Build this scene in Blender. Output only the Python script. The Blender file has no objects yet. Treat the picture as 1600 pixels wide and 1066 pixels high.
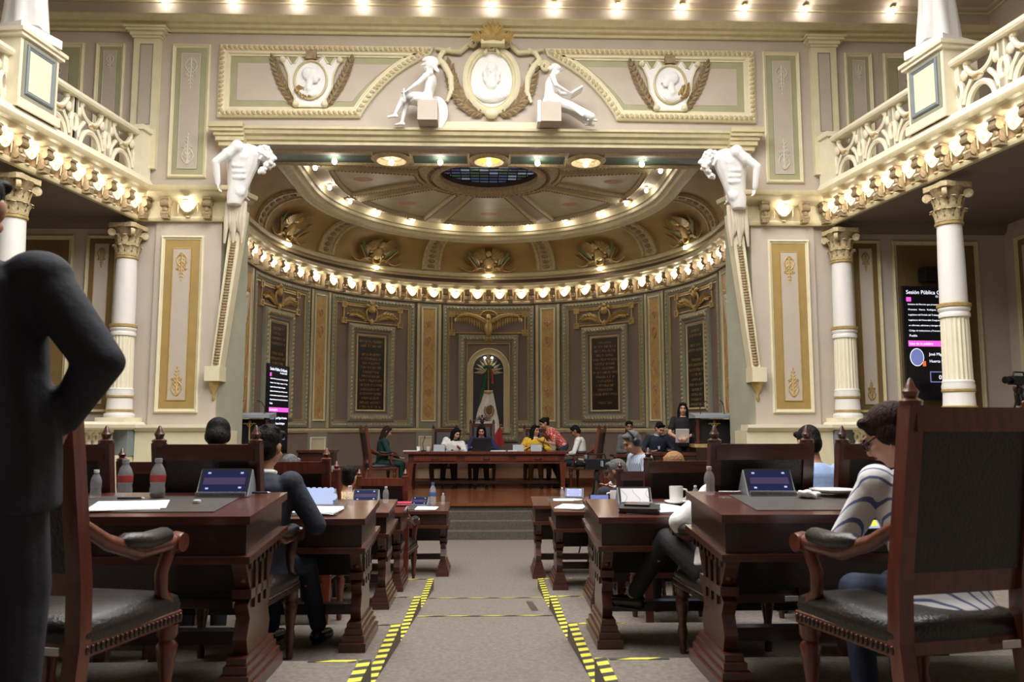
import bpy, math, random
from mathutils import Vector, Matrix
from math import sin, cos, pi, radians as R, sqrt, atan2

# ------------------------------------------------------------------ camera, light, exposure
SC = bpy.context.scene
COL = SC.collection
F, YAW, PIT, HC = 1280.0, math.atan(37/1280), R(6.0), 1.72
cam = bpy.data.objects.new('camera', bpy.data.cameras.new('camera'))
COL.objects.link(cam)
cam.data.sensor_width = 36; cam.data.lens = F/1600*36; cam.data.clip_start = 0.05
cam.location = (0, 0, HC); cam.rotation_euler = (pi/2+PIT, 0, -YAW)
SC.camera = cam
cam.data.dof.use_dof = True; cam.data.dof.focus_distance = 13.0; cam.data.dof.aperture_fstop = 5.0
SC.view_settings.view_transform = 'Standard'; SC.view_settings.look = 'None'
SC.view_settings.exposure = 0.28; SC.view_settings.gamma = 1.0; SC.view_settings.use_curve_mapping = False
w = bpy.data.worlds.new('world'); SC.world = w; w.use_nodes = True
w.node_tree.nodes['Background'].inputs[0].default_value = (0.85, 0.92, 1.0, 1)
w.node_tree.nodes['Background'].inputs[1].default_value = 0.35
SKY_POWER = 1850.0
def area(name, loc, sx, sy, power, col):
    l = bpy.data.lights.new(name, 'AREA'); l.shape = 'RECTANGLE'; l.size = sx; l.size_y = sy
    l.energy = power; l.color = col
    o = bpy.data.objects.new(name, l); COL.objects.link(o); o.location = loc
    return o
area('skylight_daylight', (0, 6.6, 9.55), 7.6, 8.2, SKY_POWER, (1.0, 0.975, 0.95))   # daylight through the hall's glazed ceiling
BULB = 36.0                                                                         # emission of every round bulb

# ------------------------------------------------------------------ helpers
def lerp(a, b, t): return a+(b-a)*t
_fw = Vector((sin(YAW)*cos(PIT), cos(YAW)*cos(PIT), sin(PIT))); _rt = Vector((cos(YAW), -sin(YAW), 0)); _up = _rt.cross(_fw)
def at(px, py, Y):                       # photograph pixel + distance -> place in the hall
    r = _rt*((px-800)/F)+_up*((533-py)/F)+_fw
    return Vector((0, 0, HC))+r*(Y/r.y)

class MB:
    def __init__(s, mp=None): s.v = []; s.f = []; s.mp = mp
    def add(s, vs, fs):
        n = len(s.v); s.v += [tuple(p) for p in vs]; s.f += [tuple(i+n for i in f) for f in fs]; return s
    def box(s, x0, x1, y0, y1, z0, z1, nx=1):
        if nx > 1:
            for i in range(nx):
                s.loft([[(x, y0, z0), (x, y1, z0), (x, y1, z1), (x, y0, z1)] for x in (lerp(x0, x1, i/nx), lerp(x0, x1, (i+1)/nx))])
            return s
        return s.add([(x0,y0,z0),(x1,y0,z0),(x1,y1,z0),(x0,y1,z0),(x0,y0,z1),(x1,y0,z1),(x1,y1,z1),(x0,y1,z1)],
              [(0,3,2,1),(4,5,6,7),(0,1,5,4),(1,2,6,5),(2,3,7,6),(3,0,4,7)])
    def cbox(s, c, d, rot=None):
        h = [k/2 for k in d]
        m = rot if rot else Matrix.Identity(3)
        vs = [Vector(c)+m@Vector((sx*h[0], sy*h[1], sz*h[2])) for sz in (-1,1) for sx,sy in ((-1,-1),(1,-1),(1,1),(-1,1))]
        return s.add(vs, [(0,3,2,1),(4,5,6,7),(0,1,5,4),(1,2,6,5),(2,3,7,6),(3,0,4,7)])
    def loft(s, rings, cap=True, closed=False):
        n = len(rings[0]); vs = [p for r in rings for p in r]; fs = []
        m = len(rings)
        for i in range(m if closed else m-1):
            a, b = i*n, ((i+1) % m)*n
            for j in range(n): fs.append((a+j, a+(j+1) % n, b+(j+1) % n, b+j))
        if cap and not closed:
            fs.append(tuple(range(n-1, -1, -1))); fs.append(tuple((m-1)*n+j for j in range(n)))
        return s.add(vs, fs)
    def strip(s, rings, closed=False):             # open rings (profiles), joined
        n = len(rings[0]); m = len(rings); fs = []
        for i in range(m if closed else m-1):
            a, b = i*n, ((i+1) % m)*n
            for j in range(n-1): fs.append((a+j, a+j+1, b+j+1, b+j))
        return s.add([p for r in rings for p in r], fs)
    def prism(s, poly, d0, d1, ax='y'):            # polygon in two axes, extruded along the third
        def P(a, b, d): return {'y': (a, d, b), 'x': (d, a, b), 'z': (a, b, d)}[ax]
        n = len(poly)
        vs = [P(a, b, d0) for a, b in poly]+[P(a, b, d1) for a, b in poly]
        fs = [tuple(range(n-1, -1, -1)), tuple(range(n, 2*n))]+[(i, (i+1) % n, n+(i+1) % n, n+i) for i in range(n)]
        return s.add(vs, fs)
    def lathe(s, prof, c=(0,0,0), seg=16, a0=0, a1=2*pi, sx=1, sy=1, flute=0):
        rings = []
        full = abs(a1-a0) > 6.28
        for k in range(seg+(0 if full else 1)):
            a = a0+(a1-a0)*k/seg
            g = 1-(flute if k % 2 else 0)
            rings.append([(c[0]+r*g*cos(a)*sx, c[1]+r*g*sin(a)*sy, c[2]+z) for r, z in prof])
        return s.strip(rings, full)
    def ball(s, c, r, seg=8, rings=6, rot=None):
        if not hasattr(r, '__len__'): r = (r, r, r)
        vs = []; fs = []
        vs.append((0,0,1))
        for i in range(1, rings):
            t = pi*i/rings
            for j in range(seg): vs.append((sin(t)*cos(2*pi*j/seg), sin(t)*sin(2*pi*j/seg), cos(t)))
        vs.append((0,0,-1))
        for j in range(seg): fs.append((0, 1+j, 1+(j+1) % seg))
        for i in range(rings-2):
            for j in range(seg):
                a = 1+i*seg; fs.append((a+j, a+seg+j, a+seg+(j+1) % seg, a+(j+1) % seg))
        b = 1+(rings-2)*seg
        for j in range(seg): fs.append((b+j, len(vs)-1, b+(j+1) % seg))
        m = rot if rot else Matrix.Identity(3)
        return s.add([Vector(c)+m@Vector((p[0]*r[0], p[1]*r[1], p[2]*r[2])) for p in vs], fs)
    def tube(s, path, r, seg=8, cap=True, flat=1.0):
        path = [Vector(p) for p in path]; n = len(path)
        rr = r if hasattr(r, '__len__') else [r]*n
        rings = []; ref = None
        for i, p in enumerate(path):
            t = (path[min(i+1, n-1)]-path[max(i-1, 0)])
            if t.length < 1e-9: t = Vector((0,0,1))
            t.normalize()
            if ref is None:
                ref = Vector((0,0,1)) if abs(t.z) < .9 else Vector((0,1,0))
            u = ref-t*ref.dot(t)
            if u.length < 1e-6: u = Vector((1,0,0))-t*t.x
            u.normalize(); ref = u; b = t.cross(u)
            rings.append([p+(u*cos(2*pi*j/seg)+b*sin(2*pi*j/seg)*flat)*rr[i] for j in range(seg)])
        return s.loft(rings, cap)
    def cap(s, p0, p1, r0, r1, seg=10):            # tapered limb with round ends
        p0, p1 = Vector(p0), Vector(p1); d = p1-p0; L = d.length
        if L < 1e-6: return s.ball(p0, r0, seg, 6)
        d /= L
        path = []; rr = []
        for k in (0.05, .35, .7, .93): path.append(p0-d*r0*cos(k*pi/2)); rr.append(r0*sin(k*pi/2))
        path.append(p0); rr.append(r0); path.append(p1); rr.append(r1)
        for k in (.93, .7, .35, .05): path.append(p1+d*r1*cos(k*pi/2)); rr.append(r1*sin(k*pi/2))
        return s.tube(path, rr, seg)
    def sweep(s, path, prof, closed=False, side=1, cap=True):
        """path: plan (a,b) points; prof: (out, h) points; out along the mitred left normal * side -> (a, b, h)"""
        n = len(path); P = [Vector((p[0], p[1])) for p in path]; rings = []
        for i in range(n):
            if closed: a, b, c = P[i-1], P[i], P[(i+1) % n]
            else: a, b, c = P[max(i-1, 0)], P[i], P[min(i+1, n-1)]
            d1 = (b-a) if (b-a).length > 1e-9 else (c-b); d2 = (c-b) if (c-b).length > 1e-9 else (b-a)
            d1.normalize(); d2.normalize()
            n1 = Vector((-d1.y, d1.x)); n2 = Vector((-d2.y, d2.x)); m = n1+n2
            m = m/max(m.length_squared/2, .35) if m.length > 1e-6 else n1
            rings.append([(b.x+m.x*o*side, b.y+m.y*o*side, h) for o, h in prof])
        if cap and not closed and len(prof) > 2: s.loft_open(rings)
        else: s.strip(rings, closed)
        return s
    def loft_open(s, rings):
        n = len(rings[0]); b = len(s.v); s.strip(rings); m = len(rings)
        s.f.append(tuple(b+j for j in range(n))); s.f.append(tuple(b+(m-1)*n+j for j in range(n-1, -1, -1)))
    def xf(s, M):
        s.v = [tuple(M@Vector(p)) for p in s.v]; return s
    def mesh(s, name, mat, smooth=False):
        me = bpy.data.meshes.new(name)
        vs = [tuple(s.mp(*p)) for p in s.v] if s.mp else s.v
        me.from_pydata(vs, [], s.f); me.validate()
        if mat: me.materials.append(M[mat] if isinstance(mat, str) else mat)
        import bmesh
        b = bmesh.new(); b.from_mesh(me); bmesh.ops.recalc_face_normals(b, faces=b.faces)
        if smooth:
            lim = R(smooth if smooth is not True else 40)
            for f in b.faces: f.smooth = True
            for e in b.edges:
                if len(e.link_faces) == 2 and e.calc_face_angle(0) > lim: e.smooth = False
        b.to_mesh(me); b.free()
        return me
    def build(s, name, mat, parent=None, smooth=False):
        return place(name, s.mesh(name, mat, smooth), parent)

def place(name, me, parent=None, loc=None, rz=0):
    o = bpy.data.objects.new(name, me); COL.objects.link(o)
    if parent: o.parent = parent
    if loc is not None: o.location = loc
    if rz: o.rotation_euler = (0, 0, rz)
    return o
def tag(o, label=None, cat=None, group=None, kind=None):
    if label: o['label'] = label
    if cat: o['category'] = cat
    if group: o['group'] = group
    if kind: o['kind'] = kind
    return o
def thing(name, label, cat, loc=(0,0,0), rz=0, group=None):
    o = bpy.data.objects.new(name, None); COL.objects.link(o); o.empty_display_size = .1
    o.location = loc; o.rotation_euler = (0, 0, rz)
    return tag(o, label, cat, group)
def struct(name, label=None):
    o = thing(name, label, None); o['kind'] = 'structure'; return o
def kids(o): return [c for c in bpy.data.objects if c.parent == o]
def dup(o, parent=None, loc=None, rz=None, label=None, group=None, _k=None):
    c = o.copy(); COL.objects.link(c); c.parent = parent
    if loc is not None: c.location = loc
    if rz is not None: c.rotation_euler = (0, 0, rz)
    if label: c['label'] = label
    if group: c['group'] = group
    for ch in list(o.children): dup(ch, c)
    return c
def rotz(a): return Matrix.Rotation(a, 4, 'Z')
def XF(loc, rz=0, sc=1): return Matrix.Translation(loc) @ rotz(rz) @ Matrix.Scale(sc, 4)

# ------------------------------------------------------------------ materials
M = {}
def mat(name, col, rough=.6, var=.12, scale=6, metal=0, bump=0, bscale=60, spec=.5, col2=None, stretch=None, coat=0, emit=None, est=0, sheen=0):
    m = bpy.data.materials.new(name); m.use_nodes = True; nt = m.node_tree; b = nt.nodes['Principled BSDF']
    b.inputs['Roughness'].default_value = rough; b.inputs['Metallic'].default_value = metal
    b.inputs['Specular IOR Level'].default_value = spec; b.inputs['Coat Weight'].default_value = coat
    b.inputs['Coat Roughness'].default_value = .12
    tc = nt.nodes.new('ShaderNodeTexCoord'); mp = nt.nodes.new('ShaderNodeMapping'); nt.links.new(tc.outputs['Object'], mp.inputs[0])
    if stretch: mp.inputs['Scale'].default_value = stretch
    nz = nt.nodes.new('ShaderNodeTexNoise'); nz.inputs['Scale'].default_value = scale; nz.inputs['Detail'].default_value = 5
    nt.links.new(mp.outputs[0], nz.inputs['Vector'])
    rp = nt.nodes.new('ShaderNodeValToRGB'); nt.links.new(nz.outputs['Fac'], rp.inputs[0])
    c2 = col2 or tuple(min(1, c*(1+var)) for c in col); c1 = tuple(c*(1-var) for c in col) if not col2 else col
    rp.color_ramp.elements[0].position = .3; rp.color_ramp.elements[1].position = .7
    rp.color_ramp.elements[0].color = (*c1, 1); rp.color_ramp.elements[1].color = (*c2, 1)
    nt.links.new(rp.outputs[0], b.inputs['Base Color'])
    if bump:
        n2 = nt.nodes.new('ShaderNodeTexNoise'); n2.inputs['Scale'].default_value = bscale; n2.inputs['Detail'].default_value = 4
        nt.links.new(mp.outputs[0], n2.inputs['Vector'])
        bp = nt.nodes.new('ShaderNodeBump'); bp.inputs['Strength'].default_value = bump; bp.inputs['Distance'].default_value = .02
        nt.links.new(n2.outputs['Fac'], bp.inputs['Height']); nt.links.new(bp.outputs[0], b.inputs['Normal'])
    if emit:
        b.inputs['Emission Color'].default_value = (*emit, 1); b.inputs['Emission Strength'].default_value = est
    M[name] = m; return m
def srgb(r, g, b): return tuple(((c/255)/12.92 if c <= 10 else (((c/255)+.055)/1.055)**2.4) for c in (r, g, b))
mat('taupe', srgb(194,182,170), .75, .04, 3, bump=.05)
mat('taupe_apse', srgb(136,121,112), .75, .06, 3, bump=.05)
mat('cream', srgb(226,217,186), .6, .05, 5, bump=.05)
mat('cream_gold', srgb(206,194,156), .5, .08, 8, bump=.08)
mat('ivory', srgb(238,230,206), .55, .04, 6, bump=.05)
mat('olive', srgb(168,165,132), .7, .06, 4)
mat('ochre', srgb(168,142,84), .65, .08, 5)
mat('grey_green', srgb(150,150,132), .65, .06, 4)
mat('bluegrey', srgb(128,138,142), .6, .05, 4)
mat('gold', srgb(190,164,106), .4, .2, 14, metal=.25, bump=.25, bscale=40)
mat('bronze_gold', srgb(158,132,82), .42, .3, 18, metal=.25, bump=.3, bscale=40)
mat('ornament', srgb(196,178,138), .55, .25, 20, bump=.35, bscale=45)
mat('ornament_dark', srgb(150,130,98), .55, .3, 22, bump=.4, bscale=45)
mat('plaster', srgb(240,240,240), .55, .02, 8, bump=.05)
mat('column_white', srgb(236,234,230), .35, .02, 5)
mat('coved', srgb(168,140,82), .6, .12, 2.2, bump=.06)
mat('brown_band', srgb(96,72,62), .6, .06, 5)
mat('tan_frieze', srgb(190,160,124), .65, .08, 6)
mat('painted', srgb(176,168,136), .35, .1, 3, col2=srgb(196,188,158))
mat('paint_rose', srgb(196,150,110), .5, .1, 6)
mat('paint_gold', srgb(196,166,104), .55, .15, 12)
mat('paint_faint', srgb(205,200,186), .6, .05, 12)
mat('green_soffit', srgb(96,120,108), .5, .1, 5)
mat('carpet', srgb(124,116,108), .95, .2, 38, bump=.5, bscale=260, spec=.1)
mat('carpet_dark', srgb(96,90,82), .95, .2, 38, bump=.5, bscale=260, spec=.1)
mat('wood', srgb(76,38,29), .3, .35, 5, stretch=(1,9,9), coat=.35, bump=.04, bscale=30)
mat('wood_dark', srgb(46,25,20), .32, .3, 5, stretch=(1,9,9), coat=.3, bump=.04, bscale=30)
mat('wood_red', srgb(98,46,31), .3, .3, 5, stretch=(9,9,1), coat=.35)
mat('wood_floor', srgb(120,68,40), .25, .3, 4, stretch=(1,10,1), coat=.3)
mat('leather', srgb(34,29,28), .36, .2, 12, bump=.2, bscale=90)
mat('leather_inlay', srgb(72,66,62), .4, .1, 20, bump=.1, bscale=120)
mat('ceiling_paint', srgb(200,186,170), .7, .04, 3)
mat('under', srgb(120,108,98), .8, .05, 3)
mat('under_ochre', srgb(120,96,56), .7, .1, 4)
mat('plaque', srgb(46,38,32), .35, .15, 9, bump=.1)
mat('plaque_text', srgb(150,124,80), .45, .1, 9, metal=.3)
mat('drape', srgb(206,194,176), .8, .06, 8, bump=.1)
mat('drape_green', srgb(44,66,62), .8, .1, 8)
mat('black', srgb(22,22,24), .45, .1, 8)
mat('black_gloss', srgb(14,14,16), .15, .1, 8)
mat('chrome', srgb(190,190,192), .25, .05, 8, metal=.9)
mat('white', srgb(240,240,238), .4, .02, 8)
mat('paper', srgb(244,244,246), .7, .015, 8)
mat('ceramic', srgb(238,236,232), .15, .01, 8, coat=.4)
mat('greyplastic', srgb(150,156,164), .5, .04, 8)
mat('leaf_green', srgb(74,110,66), .55, .2, 10)
mat('trophy_green', srgb(112,118,78), .55, .2, 10); mat('trophy_white', srgb(178,166,132), .55, .15, 10); mat('trophy_red', srgb(132,92,62), .55, .2, 10)
mat('flag_red', srgb(176,44,40), .7, .1, 9)
mat('flag_white', srgb(232,228,222), .7, .04, 9)
mat('flag_green', srgb(30,92,60), .7, .1, 9)
mat('emblem', srgb(120,92,52), .7, .3, 16)
mat('yellow_tape', srgb(214,204,66), .55, .1, 12)
mat('bulb', (1,1,1), .3, 0, 4, emit=(1.0, .94, .84), est=BULB)
mat('label_white', srgb(226,226,222), .5, .02, 6)
mat('label_blue', srgb(60,92,150), .5, .05, 6)

def tape_mat():
    m = bpy.data.materials.new('hazard_tape'); m.use_nodes = True; nt = m.node_tree; b = nt.nodes['Principled BSDF']
    tc = nt.nodes.new('ShaderNodeTexCoord'); wv = nt.nodes.new('ShaderNodeTexWave'); wv.wave_type = 'BANDS'; wv.bands_direction = 'X'
    wv.inputs['Scale'].default_value = 1.0; wv.inputs['Distortion'].default_value = .15
    mp = nt.nodes.new('ShaderNodeMapping'); mp.inputs['Rotation'].default_value = (0, 0, R(68)); mp.inputs['Scale'].default_value = (2.9,)*3
    nt.links.new(tc.outputs['Object'], mp.inputs[0]); nt.links.new(mp.outputs[0], wv.inputs['Vector'])
    nz = nt.nodes.new('ShaderNodeTexNoise'); nz.inputs['Scale'].default_value = 40
    rp = nt.nodes.new('ShaderNodeValToRGB'); rp.color_ramp.interpolation = 'CONSTANT'
    rp.color_ramp.elements[0].color = (*srgb(52,48,36), 1); rp.color_ramp.elements[1].color = (*srgb(226,216,74), 1); rp.color_ramp.elements[1].position = .46
    nt.links.new(wv.outputs['Fac'], rp.inputs[0])
    mx = nt.nodes.new('ShaderNodeMix'); mx.data_type = 'RGBA'; mx.blend_type = 'MULTIPLY'; mx.inputs[0].default_value = .35
    nt.links.new(rp.outputs[0], mx.inputs[6]); nt.links.new(nz.outputs['Fac'], mx.inputs[7])
    nt.links.new(mx.outputs[2], b.inputs['Base Color']); b.inputs['Roughness'].default_value = .55
    M['hazard_tape'] = m
tape_mat()
def glass_mat(name, col, alpha, rough=.08):
    m = bpy.data.materials.new(name); m.use_nodes = True; b = m.node_tree.nodes['Principled BSDF']
    b.inputs['Base Color'].default_value = (*col, 1); b.inputs['Alpha'].default_value = alpha; b.inputs['Roughness'].default_value = rough
    M[name] = m
glass_mat('bottle_plastic', (.88, .92, .96), .2, .04)
glass_mat('niche_glass', (.3, .32, .32), .05, .03)
def glow(name, col, st, rough=.2):
    m = bpy.data.materials.new(name); m.use_nodes = True; b = m.node_tree.nodes['Principled BSDF']
    b.inputs['Base Color'].default_value = (*[c*.3 for c in col], 1); b.inputs['Roughness'].default_value = rough
    b.inputs['Emission Color'].default_value = (*col, 1); b.inputs['Emission Strength'].default_value = st
    M[name] = m
glow('stained_blue', srgb(88,104,140), .35); glow('stained_pale', srgb(150,164,180), .4); glow('stained_green', srgb(84,110,88), .3); glow('stained_violet', srgb(96,84,120), .3)
glow('lamp_yellow', srgb(255,236,90), .9); glow('skylight_glass', srgb(255,250,240), 1.2)
glow('screen_black', srgb(8,8,14), .5); glow('screen_text', srgb(236,238,255), 1.1); glow('screen_pink', srgb(238,92,208), 1.0)
glow('screen_blue', srgb(36,42,84), .5); glow('screen_pale', srgb(176,190,226), .8); glow('screen_photo', srgb(120,130,190), .7); glow('screen_orange', srgb(230,110,60), .8)
# ------------------------------------------------------------------ surfaces that ornaments follow
FY = 13.5                                       # distance of the front wall
def FA(u, w_, z): return (u, FY-w_, z)          # front wall: u across, w out towards the hall
AA, AB, AYC, AFRONT = 5.0, 5.5, 17.0, 13.98     # apse: half ellipse, then straight cheeks
_tab = [(0.0, 0.0)]
for k in range(1, 361):
    p0, p1 = R((k-1)/4), R(k/4)
    _tab.append((R(k/4), _tab[-1][1]+math.hypot(AA*(sin(p1)-sin(p0)), AB*(cos(p1)-cos(p0)))))
AQ = _tab[-1][1]; AEND = AQ+(AYC-AFRONT)
def APn(s):
    sg = 1 if s >= 0 else -1; t = abs(s)
    if t >= AQ: return (sg*AA, AYC-(t-AQ)), (-sg, 0.0)
    lo, hi = 0, 360
    while hi-lo > 1:
        m = (lo+hi)//2
        if _tab[m][1] <= t: lo = m
        else: hi = m
    k = (t-_tab[lo][1])/max(1e-9, _tab[hi][1]-_tab[lo][1]); ph = lerp(_tab[lo][0], _tab[hi][0], k)
    nx, ny = -sin(ph)/AA, -cos(ph)/AB; l = math.hypot(nx, ny)
    return (sg*AA*sin(ph), AYC+AB*cos(ph)), (sg*nx/l, ny/l)
def AP(u, w_, z):
    p, n = APn(u); return (p[0]+n[0]*w_, p[1]+n[1]*w_, z)
def arc_s(deg): return _tab[int(deg*4)][1]
APATH = [-AEND+2*AEND*k/90 for k in range(91)]

def rect(u0, u1, z0, z1): return [(u0, z0), (u1, z0), (u1, z1), (u0, z1)]
def subdiv(loop, step):
    out = []
    for i, a in enumerate(loop):
        b = loop[(i+1) % len(loop)]; n = max(1, int(abs(b[0]-a[0])/step))
        for k in range(n): out.append((lerp(a[0], b[0], k/n), lerp(a[1], b[1], k/n)))
    return out
def frame(mp, loop, prof, name, mt, parent, step=None, smooth=25):
    if step: loop = subdiv(loop, step)
    t = MB(); t.sweep(loop, prof, closed=True)
    mb = MB(mp); mb.add([(a, h, b) for a, b, h in t.v], t.f)
    return mb.build(name, mt, parent, smooth)
def moulding(wd, h, base=0.0):                   # a picture-frame profile, outer edge first, across then out
    return [(0, base), (0, base+h*.55), (wd*.12, base+h*.8), (wd*.3, base+h), (wd*.45, base+h*.85), (wd*.6, base+h*.5), (wd*.8, base+h*.45), (wd*.9, base+h*.3), (wd, base)]
def walk(loop, step, closed=True):
    pts = []; n = len(loop)
    for i in range(n if closed else n-1):
        a, b = loop[i], loop[(i+1) % n]; L = math.hypot(b[0]-a[0], b[1]-a[1]); m = max(1, round(L/step))
        for k in range(m): pts.append((lerp(a[0], b[0], (k+.5)/m), lerp(a[1], b[1], (k+.5)/m), atan2(b[1]-a[1], b[0]-a[0])))
    return pts
def beads(mp, loop, step, r, w_, name, mt, parent, closed=True):
    mb = MB(mp)
    for u, z, a in walk(loop, step, closed):
        mb.ball((u, w_, z), (r*1.25, r*.8, r*.8), 6, 4, Matrix.Rotation(-a+.6, 3, 'Y'))
    return mb.build(name, mt, parent, 60)
def inset(loop, d):
    t = MB(); t.sweep(loop, [(d, 0)], closed=True); return [(p[0], p[1]) for p in t.v]
def plate(mp, loop, w0, w1, name, mt, parent, nx=1):
    mb = MB(mp)
    if nx > 1:
        us = [p[0] for p in loop]; zs = [p[1] for p in loop]; mb.box(min(us), max(us), w0, w1, min(zs), max(zs), nx)
    else: mb.prism(loop, w0, w1, 'y')
    return mb.build(name, mt, parent)

def blade(mb, u, z, a, L, wd, w_=.02, th=.02):
    ca, sa = cos(a), sin(a)
    def P(x, y, h): return (u+x*ca-y*sa, w_+h, z+x*sa+y*ca)
    mb.add([P(0, 0, 0), P(L*.45, wd, 0), P(L, 0, th*.6), P(L*.45, -wd, 0), P(L*.45, 0, th), P(L*.4, 0, -th*.5)],
           [(0,3,4),(3,2,4),(2,1,4),(1,0,4),(0,1,5),(1,2,5),(2,3,5),(3,0,5)])
def spray(mb, pts, n, L, wd, w_=.02, th=.025, spread=.7, both=True):
    m = len(pts)
    mb.tube([(p[0], w_, p[1]) for p in pts], [max(.006, .018*(1-.6*i/m)) for i in range(m)], 5)
    for k in range(n):
        t = (k+.3)/n*(m-1); i = min(int(t), m-2); f = t-i
        u = lerp(pts[i][0], pts[i+1][0], f); z = lerp(pts[i][1], pts[i+1][1], f); a = atan2(pts[i+1][1]-pts[i][1], pts[i+1][0]-pts[i][0])
        sc = .75+.5*sin(pi*min(1, (k+1)/n*.9))
        for sg in ((-1, 1) if both else (1,)): blade(mb, u, z, a+sg*spread, L*sc, wd*sc, w_, th)
    blade(mb, pts[-1][0], pts[-1][1], a, L, wd, w_, th)


# ------------------------------------------------------------------ floors
fl = tag(MB().box(-9.2, 9.2, -3.2, 23.2, -.15, 0).build('floor', 'carpet'), 'grey brown carpet covering the hall floor', None, None, 'structure')
FRONTS = [8.74, 7.09, 5.48, 4.11, 2.62, 1.1]     # front edges of the seating tiers, z = .15 each
for sd in (-1, 1):
    xi = -.56 if sd < 0 else .52
    for k, yf in enumerate(FRONTS):
        yb = FRONTS[k+1] if k < 5 else -3.2
        z = .15*(k+1)
        t = MB().box(min(xi, sd*9.2), max(xi, sd*9.2), yb if k < 5 else -3.2, yf, 0, z).build('floor_tier', 'carpet')
        tag(t, 'carpeted seating tier stepping down to the stage, %s of the aisle' % ('suited man side' if sd < 0 else 'video screen side'), None, None, 'structure')
        # hazard tape on the aisle edge and along the front edge of the tier
        if k < 4:
            tp = MB().box(xi if sd > 0 else xi-.058, xi+.058 if sd > 0 else xi, yb+.02, yf, z, z+.004)
            tag(tp.build('hazard_tape', 'hazard_tape'), 'striped tape on the aisle edge of the %s tier from the stage, %s' % (('first', 'second', 'third', 'fourth')[k], 'suited man side' if sd < 0 else 'video screen side'), 'tape', 'hazard tapes on the aisle edges')
            q = MB().box(xi+sd*.07, xi+sd*(.30 if sd < 0 else .36), yf-.03, yf, z, z+.003)
            tag(q.build('hazard_tape', 'hazard_tape'), 'thin tape on the front edge of the %s tier from the stage, %s' % (('first', 'second', 'third', 'fourth')[k], 'suited man side' if sd < 0 else 'video screen side'), 'tape', 'hazard tapes on the front edges')
rp = MB(); rp.prism([(9.3, 0.002), (-3.2, 1.13), (-3.2, 0)], -.56, .52, 'x')
tag(rp.build('floor_ramp', 'carpet'), 'carpeted ramp of the centre aisle', None, None, 'structure')
def ramp_z(y): return max(0, (9.3-y)*.0904)
for y, lab in ((6.62, 'striped tape across the aisle ramp, level with the taller taped kerb'), (7.85, 'worn striped tape across the aisle ramp nearer the stage')):
    z = ramp_z(y)+.003
    mb = MB(); mb.add([(-.55, y-.016, z+.0014), (.51, y-.016, z+.0014), (.51, y+.016, z-.0014), (-.55, y+.016, z-.0014)], [(0,1,2,3)])
    mb.add([(-.55, y-.016, z+.004), (.51, y-.016, z+.004), (.51, y+.016, z+.001), (-.55, y+.016, z+.001)], [(0,1,2,3)])
    tag(mb.build('hazard_tape', 'hazard_tape'), lab, 'tape')
y = 7.25; z = ramp_z(y)
tag(MB().add([(.36,y-.33,z+.033),(.42,y-.33,z+.033),(.40,y+.33,z-.026),(.345,y+.33,z-.026)], [(0,1,2,3)]).build('grip_strip', 'leather_inlay'), 'grey anti slip strip stuck on the aisle ramp', 'strip')

# dais: three carpeted steps, then a wooden stage
def dais_poly(yf, r, yb, hw):
    pts = []
    for k in range(25):
        a = lerp(-1, 1, k/24); pts.append((a*hw, yf+r*a*a*.55))
    return pts+[(hw, yb), (-hw, yb)]
for k in range(3):
    tag(MB().prism(dais_poly(12.8+.24*k, .5, 14.5, 4.4), 0, .125*(k+1), 'z').build('floor_step', 'carpet_dark'), 'curved carpeted step rising to the wooden stage', None, None, 'structure')
st = struct('floor_stage', 'polished wooden stage floor')
MB().prism(dais_poly(13.46, .5, 22.6, 4.38), 0, .455, 'z').build('stage_body', 'carpet_dark', st)
MB().prism(dais_poly(13.42, .5, 22.6, 4.4), .455, .5, 'z').build('stage_boards', 'wood_floor', st)
MB().prism([(-3.2, 17.6), (3.2, 17.6), (3.2, 22.3), (-3.2, 22.3)], .5, .64, 'z').build('stage_platform', 'wood_floor', st)

# ------------------------------------------------------------------ front wall
wf = struct('wall_front', 'taupe plaster front wall around the stage opening')
for sd in (-1, 1):
    x0, x1 = sorted((sd*4.42, sd*9.2))
    MB(FA).box(x0, x1, -.48, 0, 0, 5.14).build('lower_wall', 'taupe' , wf)
    MB(FA).box(x0, x1, -.48, 0, 5.14, 9.3).build('upper_wall', 'taupe', wf)
    mb = MB(); mb.prism([(sd*4.42, 13.5), (sd*4.15, 14.02), (sd*5.1, 14.02), (sd*4.42, 13.98)], .0, 6.5, 'z')
    mb.build('jamb', 'grey_green', wf)
MB(FA).box(-4.42, 4.42, -.48, 0, 6.45, 9.3).build('lintel_wall', 'taupe', wf)

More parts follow.
